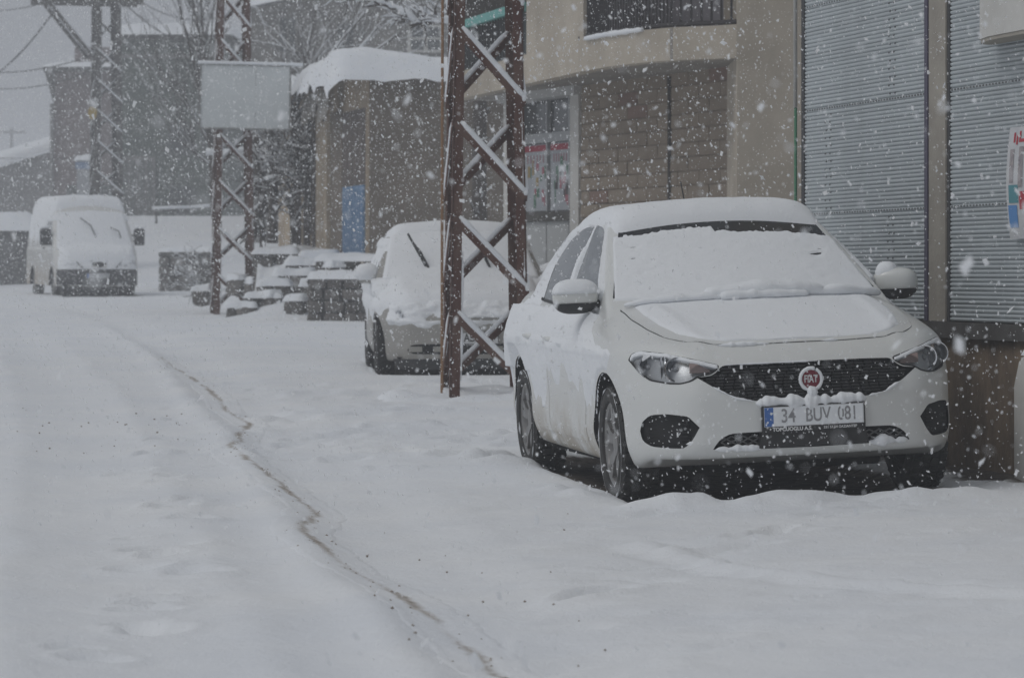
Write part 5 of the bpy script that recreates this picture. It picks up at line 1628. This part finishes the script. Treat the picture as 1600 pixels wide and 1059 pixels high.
# frost on the number plate
fz = MB(); G_ = [[(2.2420 + .0032 * (fbm((y_ * 30, z_ * 30, 3)) + .02 - 9 * max(0, abs(z_ - .475) - .035)) - .0015, y_, z_) for z_ in np.linspace(.424, .518, 26)] for y_ in np.linspace(-.255, .255, 90)]
fz.grid(G_); fz.build('plate_frost', [SNOWF], sed, smooth=True)
mb = MB()
P = [(2.205, .056 * math.cos(a), .652 + .056 * math.sin(a)) for a in np.linspace(R(70), R(420), 40)]
mb.tube(P, [.008 + .006 * abs(fbm((p[1] * 40, p[2] * 40, 1))) for p in P], 7)
mb.build('badge_snow', [SNOWF], sed, smooth=True)
# ------------------------------------------------------------------ beige hatchback buried in snow (second car)
HPAINT = mat('hatch_beige_paint', (.36, .345, .32), .45, coat=.2, col2=(.30, .29, .27), scale=2)
hat = empty('parked_hatchback', (-.43 - math.sin(R(4.5)) * 1.95, 35.5 + math.cos(R(4.5)) * 1.95, .335), (R(.4), R(.6), R(4.5 - 90)),
            'beige-grey hatchback buried in snow behind the rusty pylon', 'car', 'snowed-in parked vehicles')
_hc = curve([(2.1, .66), (1.9, .74), (1.6, .84), (1.2, .92), (.9, .97), (.4, .98), (-1.5, 1.0), (-2.2, .98)])
def hatch_f(x, q, z):
    a = np.abs(q); pos = lambda v: np.maximum(v, 0)
    xf = 1.95 - .06 * (a / .6) ** 2 - .42 * pos((a - .50) / .36) ** 2.2 - .12 * pos((z - .52) / .25) ** 1.7 - .06 * pos((.32 - z) / .15) ** 2
    xr = -1.95 + .08 * (a / .6) ** 2 + .3 * pos((a - .55) / .3) ** 2 + .25 * pos((z - .9) / .5) ** 2
    yf = .90 - .09 * pos((z - .68) / .28) ** 1.6 - .06 * pos((.40 - z) / .2) ** 2 - .02 * pos((x - 1.0) / .8) ** 2
    zb = _hc(x) - .04 * (a / .8) ** 2 - .10 * pos((a - .56) / .28) ** 2
    lower = smax(smax(smax(a - yf, x - xf, .10), smax(xr - x, .17 - z, .06), .03), z - zb, .06)
    yg = .87 - .17 * pos((z - .95) / .45) ** 1.2
    zr = 1.49 - .05 * pos((x - .1) / .6) ** 2 - .04 * pos((-.4 - x) / 1.2) ** 2 - .05 * (a / .6) ** 2
    xw = 1.0 - (z - .97) * 1.65 - .15 * (a / .75) ** 2
    xb = -1.80 + (z - 1.0) * .6
    green = smax(smax(smax(a - yg, x - xw, .04), xb - x, .06), smax(z - zr, .8 - z, .02), .06)
    return smin(lower, green, .03)
hb = shell_body('body', hatch_f, (-2.15, -.95, .08), (2.15, .95, 1.6), (-1.5, -.40, .48), (1.35, .40, .70), (110, 60, 44), [HPAINT, DARKIN], hat)
HK = Skin(hb.data)
HI_T = [(-.60, .285), (-.58, .335), (-.5, .345), (0, .35), (.5, .345), (.58, .335), (.60, .285)]
HI_B = [(-.60, .285), (-.57, .252), (-.5, .245), (0, .242), (.5, .245), (.57, .252), (.60, .285)]
HIG = two_edges(HI_T, HI_B, 41, 6)
HL_T = [(.72, .64), (.69, .675), (.55, .665), (.40, .63)]; HL_B = [(.72, .64), (.66, .575), (.52, .57), (.40, .63)]
cts = [patch(HIG, HK.front, .05, .09, along=(1, 0, 0))]
for s_ in (-1, 1): cts.append(patch(two_edges([(s_ * a, b) for a, b in HL_T], [(s_ * a, b) for a, b in HL_B], 20, 6), HK.front, .04, .06, along=(1, 0, 0)))
for x_ in (1.20, -1.25):
    for s_ in (-1, 1): cts.append(cyl_y(x_, .295, .345, s_ * .48, s_ * 1.2))
cut(hb, cts, DARKIN)
for s_ in (-1, 1):
    hd = empty('headlight'); hd.parent = hat
    G_ = two_edges([(s_ * a, b) for a, b in HL_T], [(s_ * a, b) for a, b in HL_B], 20, 6)
    patch(G_, HK.front, -.015, .01, along=(1, 0, 0)).build('lamp_housing', [CHROME], hd, smooth=True)
    patch(G_, HK.front, .002, None).build('lens', [LENS], hd, smooth=True)
    for q_ in (.52, .28):
        f_ = MB(); p = HK.front(s_ * q_, .295)[0]; f_.box((p.x - .06, s_ * q_ - .065, .268), (p.x - .012, s_ * q_ + .065, .322)); f_.build('fog_lamp', [mat('fog_glass', (.34, .33, .30), .3)], hat)
    cs = lambda x_, z_, s_=s_: HK.side(x_, z_, s_)
    for top, bot in (([(.55, 1.0), (.25, 1.22), (-.05, 1.36), (-.30, 1.38)], [(.55, .97), (-.30, .98)]), ([(-.38, 1.38), (-.9, 1.34), (-1.2, 1.26)], [(-.38, .98), (-1.2, 1.0)])):
        patch(two_edges(top, bot, 14, 10), cs, .003, .012).build('side_window', [GLASS], hat, angle=30)
    patch(two_edges([(.70, .90), (-.40, .92)], [(.70, .27), (-.40, .27)], 16, 12), cs, .004, .02).build('front_door', [HPAINT], hat, angle=30)
    for x_ in (1.20, -1.25): wheel(hat, x_, s_ * .80, .295, .19, .185, s_, spokes=7)
    mr = empty('door_mirror', (.60, s_ * .95, 1.0)); mr.parent = hat
    G_ = [[(.06 * math.cos(ph) * math.cos(th), .105 * math.cos(ph) * math.sin(th), .075 * math.sin(ph)) for th in np.linspace(0, 2 * math.pi, 18, endpoint=False)] for ph in np.linspace(-math.pi / 2, math.pi / 2, 10)]
    mb = MB(); mb.grid(G_, closed=True); mb.tube([(0, -s_ * .06, -.03), (-.02, -s_ * .20, -.05)], .03, 8); mb.build('mirror_cap', [HPAINT], mr, smooth=True)
    G_ = [[Vector((.075 * math.cos(ph) * math.cos(th), .13 * math.cos(ph) * math.sin(th), .04 + .10 * math.sin(ph))) * (1 + .2 * fbm((th, ph * 2, s_))) for th in np.linspace(0, 2 * math.pi, 18, endpoint=False)] for ph in np.linspace(-math.pi / 4, math.pi / 2, 10)]
    mb = MB(); mb.grid(G_, closed=True); mb.build('mirror_snow', [SNOWF], mr, smooth=True)
    def fl_t(u, v, p):
        rw = min(math.hypot(p.x - 1.20, p.z - .295), math.hypot(p.x + 1.25, p.z - .295))
        t = .045 * ((p.z - .62) / .3 + 1.1 * fbm((p.x * 3, 2, p.z * 2)) + .1)
        return max(-.012, min(t, .05, (rw - .36) * .6)) + .004 * fbm(p * 16)
    snow_patch([[(x_, z_) for z_ in np.linspace(.40, .97, 40)] for x_ in np.linspace(-1.8, 1.6, 90)], cs, fl_t).build('flank_snow', [SNOWF], hat, smooth=True)
    snow_patch([[(x_, z_) for z_ in np.linspace(.95, 1.40, 30)] for x_ in np.linspace(-1.5, .42, 60)], cs, lambda u, v, p: .025 * (.35 + 1.2 * fbm((p.x * 4, 3, p.z * 5)) + (.5 if p.z > 1.3 else 0))).build('window_snow', [SNOWF], hat, smooth=True)
patch(HIG, HK.front, -.034, .004, along=(1, 0, 0)).build('intake', [DARKIN], hat)
ut = MB(); ut.hexa([(-1.7, -.70, .10), (1.55, -.62, .10), (1.55, .62, .10), (-1.7, .70, .10), (-1.75, -.72, .22), (1.80, -.70, .215), (1.80, .70, .215), (-1.75, .72, .22)]); ut.build('undertray', [DARKIN], hat)
sk = MB(); G_ = two_edges([(-.74, .212), (-.4, .205), (0, .2), (.4, .205), (.74, .212)], [(-.70, .10), (0, .09), (.70, .10)], 30, 3)
P = [[(HK.front(q_, .26)[0].x - .03, q_, z_) for q_, z_ in r_] for r_ in G_]; sk.grid(P); sk.build('black_valance', [BLACKP], hat, smooth=True)
np2 = empty('number_plate', (1.985, .03, .40), (R(90), 0, R(90))); np2.parent = hat
MB().box((-.268, -.075, -.05), (.268, .062, 0)).build('plate_frame', [BLACKP], np2)
MB().box((-.26, -.050, .0008), (.26, .056, .003)).build('plate', [PLATEW], np2)
MB().box((-.258, -.048, .0033), (-.212, .054, .005)).build('blue_band', [PLATEB], np2)
for tx, x0 in (('35', -.155), ('AB7', .0), ('36', .165)):
    share('plate_number', text_mesh(tx, .115, INK, 'plate_number', .001, .0015), np2, (x0, .004, .0045), sc=(.78, 1, 1))
share('dealer_name', text_mesh('OTOMOTIV A.S.', .016, WPRINT, 'dealer_name', .0006), np2, (0, -.0625, .0016))
# wipers folded up off the glass
for q0, q1, nm in ((-.30, -.50, 0), (.32, .16, 1)):
    a_ = HK.front(q0, 1.03)[0]
    tip = HK.front(max(-.62, q1), 1.33)[0] + Vector((.34, 0, .05))
    mid = a_.lerp(tip, .55) + Vector((.10, .0, .03))
    mb = MB(); mb.tube([a_, mid, tip], [.014, .011, .008], 6); o = mb.build('wiper', [BLACKP], hat)
    mb = MB(); mb.bar(mid + Vector((0, .05, -.14)), tip + Vector((0, -.03, .06)), .012, .02); mb.build('wiper_blade', [BLACKP], o)
# thick snow over roof, glass and bonnet
def bl(u, v, p, t0, amp, a=.1, b=.1):
    eu, ev = min(1, min(u, 1 - u) / a), min(1, min(v, 1 - v) / b)
    r_ = math.sqrt(max(0, 1 - (1 - eu) ** 2)) * math.sqrt(max(0, 1 - (1 - ev) ** 2))
    return t0 * r_ - .01 + amp * fbm(p * 3.3) * r_ + .005 * fbm(p * 15)
snow_patch([[(x_, q_) for q_ in np.linspace(-.69, .69, 40)] for x_ in np.linspace(-1.5, .30, 50)], HK.top, lambda u, v, p: bl(u, v, p, .10, .02), along=(0, 0, 1)).build('roof_snow', [SNOWF], hat, smooth=True)
snow_patch(two_edges([(-.70, 1.39), (0, 1.44), (.70, 1.39)], [(-.82, .93), (0, .92), (.82, .93)], 50, 40), HK.front, lambda u, v, p: bl(u, v, p, .055, .012, .05, .04) + .02).build('windscreen_snow', [SNOWF], hat, smooth=True)
snow_patch([[(x_, q_ * (1 - .10 * max(0, x_ - 1.3) / .6)) for q_ in np.linspace(-.79, .79, 60)] for x_ in np.linspace(.80, 1.86, 50)], HK.top, lambda u, v, p: bl(u, v, p, .085, .025, .12, .10), along=(0, 0, 1)).build('hood_snow', [SNOWF], hat, smooth=True)
def nose_t(u, v, p):
    z = p.z
    t = .045 * (.55 + 1.5 * fbm((p.y * 5, z * 9, 4)) - 2.2 * max(0, .57 - z) / .12)
    if .575 < z < .605 and abs(p.y) < .42: t -= .035
    return max(-.012, min(t, .06))
snow_patch(two_edges([(-.77, .74), (0, .76), (.77, .74)], [(-.79, .48), (0, .48), (.79, .48)], 110, 50), HK.front, nose_t).build('nose_snow', [SNOWF], hat, smooth=True)
MB().box((1.84, -.30, .583), (1.872, .30, .600)).build('grille_bar', [CHROME], hat)
# ------------------------------------------------------------------ white panel van (far left)
VPAINT = dirty_paint('van_white_paint', (.66, .66, .64), (.42, .36, .29), 1.0, 2.2)
va = R(16)
vX, vY = X_(155, 82.5), 82.5
van = empty('parked_van', (vX - math.sin(va) * 2.4, vY + math.cos(va) * 2.4, .83), (0, R(.6), va - math.pi / 2),
            'white panel van with a black front bumper parked at the far left', 'van', 'snowed-in parked vehicles')
_vc = curve([(2.6, .86), (2.4, .98), (2.2, 1.07), (1.9, 1.18), (1.6, 1.22), (-2.6, 1.22)])
def van_f(x, q, z):
    a = np.abs(q); pos = lambda v: np.maximum(v, 0)
    xf = 2.45 - .07 * (a / .7) ** 2 - .35 * pos((a - .66) / .32) ** 2.2 - .10 * pos((z - .62) / .3) ** 1.7
    yf = .975 - .02 * pos((z - 1.0) / .5) ** 2
    zb = _vc(x) - .05 * (a / .9) ** 2
    lower = smax(smax(smax(a - yf, x - xf, .10), smax(-2.45 - x, .28 - z, .05), .03), z - zb, .08)
    yg = .955 - .13 * pos((z - 1.15) / .9) ** 1.5
    zr = 2.24 - .05 * (a / .8) ** 2 - .10 * pos((x - .9) / .5) ** 2
    xw = 1.93 - (z - 1.16) * .95 - .14 * (a / .85) ** 2
    green = smax(smax(smax(a - yg, x - xw, .06), -2.42 - x, .05), smax(z - zr, .9 - z, .02), .12)
    return smin(lower, green, .03)
vb = shell_body('body', van_f, (-2.6, -1.1, .15), (2.6, 1.1, 2.25), (-2.0, -.55, .7), (1.8, .55, 1.0), (90, 52, 56), [VPAINT, DARKIN], van)
VK = Skin(vb.data)
cut(vb, [cyl_y(x_, .33, .40, s_ * .6, s_ * 1.3) for x_ in (1.55, -1.45) for s_ in (-1, 1)], DARKIN)
# black bumper wrapped round the nose
G_ = two_edges([(-.94, .66), (-.5, .67), (0, .67), (.5, .67), (.94, .66)], [(-.94, .31), (0, .30), (.94, .31)], 40, 8)
patch(G_, VK.front, .035, .05, along=(1, 0, 0)).build('bumper', [mat('van_bumper', (.04, .04, .043), .7, col2=(.065, .065, .068), scale=6)], van, angle=40)
vl = MB(); vl.hexa([(1.2, -.86, .04), (2.30, -.80, .06), (2.30, .80, .06), (1.2, .86, .04), (1.2, -.9, .36), (2.38, -.86, .36), (2.38, .86, .36), (1.2, .9, .36)]); vo = vl.build('skirt', [BLACKP], van)
cut(vo, [cyl_y(1.55, .33, .37, s_ * .6, s_ * 1.3) for s_ in (-1, 1)], DARKIN)
for s_ in (-1, 1):
    for x_ in (1.55, -1.45): wheel(van, x_, s_ * .83, .33, .20, .20, s_, spokes=6)
    cs = lambda x_, z_, s_=s_: VK.side(x_, z_, s_)
    for top, bot in (([(1.45, 1.30), (1.15, 1.66), (.95, 1.82)], [(1.45, 1.22), (.95, 1.22)]), ([(.88, 1.77), (.35, 1.78)], [(.88, 1.22), (.35, 1.22)])):
        patch(two_edges(top, bot, 12, 10), cs, .004, .02).build('side_window', [GLASS], van, angle=30)
    MB().box((.2, s_ * .965 - .01, 1.13), (.42, s_ * .965 + .03, 1.17)).build('door_handle', [BLACKP], van)
    mr = empty('door_mirror', (1.42, s_ * 1.10, 1.42)); mr.parent = van
    mb = MB(); rows = [[(a, b * .12, c) for a, b, c in ((-.05, -1, z_), (.05, -1, z_), (.07, 0, z_), (.05, 1, z_), (-.05, 1, z_))] for z_ in (-.20, -.17, .15, .19)]
    rows = [[(a, b * (.8 if k in (0, 3) else 1), c) for a, b, c in r_] for k, r_ in enumerate(rows)]
    mb.grid(rows, closed=True); mb.add(rows[0], [(4, 3, 2, 1, 0)]); mb.add(rows[-1], [(0, 1, 2, 3, 4)]); mb.build('mirror_housing', [BLACKP], mr, angle=30)
    mb = MB(); mb.bar((0, -s_ * .08, -.12), (-.05, -s_ * .24, -.22), .05, .06); mb.bar((0, -s_ * .08, .06), (-.05, -s_ * .22, .0), .03, .04); mb.build('mirror_arm', [BLACKP], mr)
    mb = MB(); mb.tube([(0, -.11, .20), (0, 0, .23), (0, .11, .20)], [.03, .06, .03], 8); mb.build('mirror_snow', [SNOWF], mr, smooth=True)
    # lamps and grille slots
    hd = MB(); G_ = two_edges([(s_ * .88, .86), (s_ * .66, .90), (s_ * .50, .86)], [(s_ * .88, .74), (s_ * .62, .70), (s_ * .50, .80)], 14, 6)
    patch(G_, VK.front, .006, .02).build('headlight', [mat('van_lamp', (.45, .46, .47), .3)], van, smooth=True)
    sl = two_edges([(s_ * .15, .885), (s_ * .30, .90), (s_ * .45, .89)], [(s_ * .15, .845), (s_ * .30, .85), (s_ * .45, .86)], 12, 3)
    patch(sl, VK.front, .016, .02).build('grille_slot', [BLACKP], van)
    tr = [(s_ * .56, .92), (s_ * .52, .84), (s_ * .45, .76), (s_ * .38, .70)]
    ribbon([tuple(p) for p in resample(tr, 14)], VK.front, .03, .022).build('bonnet_gap', [SEAM], van)
patch(two_edges([(-.17, .80), (0, .84), (.17, .80)], [(-.17, .79), (0, .70), (.17, .79)], 14, 5), VK.front, .018, .02).build('badge', [BLACKP], van)
np3 = empty('number_plate', (2.505, -.04, .52), (R(90), 0, R(90))); np3.parent = van
MB().box((-.268, -.066, -.03), (.268, .066, 0)).build('plate_frame', [BLACKP], np3)
MB().box((-.26, -.056, .0008), (.26, .056, .003)).build('plate', [mat('dull_plate', (.42, .43, .44), .7)], np3)
MB().box((-.258, -.054, .0033), (-.212, .054, .005)).build('blue_band', [PLATEB], np3)
patch(two_edges([(-.72, 1.96), (0, 2.0), (.72, 1.96)], [(-.86, 1.19), (0, 1.17), (.86, 1.19)], 26, 20), VK.front, .004, .02).build('windscreen', [GLASS], van, angle=30)
for q0, q1, za, zb_ in ((.02, -.28, 1.40, 1.80), (.62, .40, 1.36, 1.58)):
    a_ = VK.front(q0, za)[0] + Vector((.05, 0, .03)); b_ = VK.front(q1, zb_)[0] + Vector((.10, 0, .05))
    mid = a_.lerp(b_, .5) + Vector((.05, .06, .04))
    mb = MB(); mb.tube([a_, mid, b_], .014, 6); mb.build('wiper', [BLACKP], van)
# snow
snow_patch([[(x_, q_) for q_ in np.linspace(-.86, .86, 50)] for x_ in np.linspace(-2.42, 1.0, 70)], VK.top, lambda u, v, p: bl(u, v, p, .17, .03, .10, .14), along=(0, 0, 1)).build('roof_snow', [SNOWF], van, smooth=True)
snow_patch(two_edges([(-.78, 1.98), (0, 2.02), (.78, 1.98)], [(-.90, 1.12), (0, 1.10), (.90, 1.12)], 50, 44), VK.front, lambda u, v, p: bl(u, v, p, .045, .012, .04, .03) + .012).build('windscreen_snow', [SNOWF], van, smooth=True)
snow_patch([[(x_, q_) for q_ in np.linspace(-.88, .88, 50)] for x_ in np.linspace(1.75, 2.42, 36)], VK.top, lambda u, v, p: bl(u, v, p, .075, .02, .15, .08), along=(0, 0, 1)).build('hood_snow', [SNOWF], van, smooth=True)
snow_patch(two_edges([(-.90, .98), (0, 1.0), (.90, .98)], [(-.93, .66), (0, .66), (.93, .66)], 90, 36), VK.front,
           lambda u, v, p: max(-.012, .022 * (.55 + 1.2 * fbm((p.y * 5, p.z * 9, 6))) - (.05 if (.84 < p.z < .905 and .13 < abs(p.y) < .47) else 0) - (.05 if (p.z < .845 and abs(p.y) < .16 and p.z > .70) else 0))).build('nose_snow', [SNOWF], van, smooth=True)
for s_ in (-1, 1):
    cs = lambda x_, z_, s_=s_: VK.side(x_, z_, s_)
    snow_patch([[(x_, z_) for z_ in np.linspace(.9, 1.95, 50)] for x_ in np.linspace(-2.3, 1.3, 80)], cs,
               lambda u, v, p: max(-.012, .03 * ((p.z - 1.35) / .5 + 1.0 * fbm((p.x * 2.5, 5, p.z * 2))) - (.05 if (1.22 < p.z < 1.78 and p.x > .33) else 0))).build('flank_snow', [SNOWF], van, smooth=True)
# ------------------------------------------------------------------ falling snow: real flakes in the air
fr = np.random.default_rng(77)
Y0, YD, YM, RHO = 2.6, 20.0, 104.0, 150.0
n1, n2 = int(RHO * .0745 * 1.45 * (YD ** 3 - Y0 ** 3) / 3), int(RHO * .0745 * YD ** 2 * (YM - YD))
Yf = np.concatenate([(Y0 ** 3 + fr.random(n1) * (YD ** 3 - Y0 ** 3)) ** (1 / 3), YD + fr.random(n2) * (YM - YD)])   # thinning out with distance, where the haze takes over
NF = len(Yf)
Xf = (fr.random(NF) * 2 - 1) * (.165 * Yf + 1.4)
zlo = np.array(base_z(Xf, Yf)) + .05
zhi = CAMZ + .105 * Yf + .2
zf = CAMZ - .125 * Yf - .2 + fr.random(NF) * (.215 * Yf + .4)
ok = zf > zlo
Xf, Yf, zf = Xf[ok], Yf[ok], zf[ok]
# none inside buildings or cars
inside = ((Xf > 7.18 - .232 * Yf) & (Yf < 24)) | ((Xf > 8.97 - .232 * Yf) & (Yf < 42))
dx_, dy_ = Xf - 1.178, Yf - 20.39
uu_, vv_ = dx_ * math.sin(R(9.6)) - dy_ * math.cos(R(9.6)), dx_ * math.cos(R(9.6)) + dy_ * math.sin(R(9.6))
inside |= (np.abs(uu_) < 2.45) & (np.abs(vv_) < 1.05) & (zf < 1.8)
Xf, Yf, zf = Xf[~inside], Yf[~inside], zf[~inside]
n = len(Xf)
size = np.exp(fr.normal(math.log(.0031), .52, n))
size *= np.maximum(1, Yf / 22) ** .65
ax_ = fr.normal(size=(n, 3, 3))
q0 = ax_[:, 0] / np.linalg.norm(ax_[:, 0], axis=1)[:, None]
q1 = ax_[:, 1] - (ax_[:, 1] * q0).sum(1)[:, None] * q0
q1 /= np.linalg.norm(q1, axis=1)[:, None]
q2 = np.cross(q0, q1)
cen = np.stack([Xf, Yf, zf], 1)
fall = np.array([.25, 0, -1.0]) * (size * fr.uniform(.2, 1.3, n))[:, None]
# each flake: two crossed, ragged plates
vv = []
for A, B in ((q0, q1), (q1, q2)):
    for ca, cb in ((1, .15), (.1, 1), (-1, -.15), (-.1, -1)):
        jit = fr.uniform(.55, 1.15, n)[:, None]
        vv.append(cen + (A * ca + B * cb) * size[:, None] * jit + fall * (.5 if ca > 0 else -.5))
V = np.stack(vv, 1).reshape(-1, 3)
b8 = np.arange(n)[:, None] * 8
Fc = np.concatenate([b8 + np.array([[0, 1, 2, 3]]), b8 + np.array([[4, 5, 6, 7]])], 1).reshape(-1, 4)
me = bpy.data.meshes.new('falling_snow')
me.vertices.add(len(V)); me.vertices.foreach_set('co', V.ravel())
me.loops.add(Fc.size); me.loops.foreach_set('vertex_index', Fc.ravel())
me.polygons.add(len(Fc)); me.polygons.foreach_set('loop_start', np.arange(0, Fc.size, 4))
me.update(calc_edges=True)
fs = link('falling_snow', me, None, FLAKE)
tag(fs, 'countless white snowflakes falling through the street', 'snowflakes', kind='stuff')

# ------------------------------------------------------------------ snow haze
hz = MB().box((-350, -130, -2.5), (350, 430, 16)).build('haze', [])
hm = bpy.data.materials.new('haze'); hm.use_nodes = True
t = hm.node_tree
for nd in list(t.nodes):
    if nd.type == 'BSDF_PRINCIPLED': t.nodes.remove(nd)
pv = t.nodes.new('ShaderNodeVolumePrincipled')
pv.inputs['Color'].default_value = (.93, .95, .98, 1)
pv.inputs['Density'].default_value = .0031
pv.inputs['Anisotropy'].default_value = 0.1
t.links.new(pv.outputs[0], t.nodes['Material Output'].inputs['Volume'])
hz.data.materials.append(hm)
tag(hz, 'pale snow haze filling the street air', 'haze', kind='stuff')
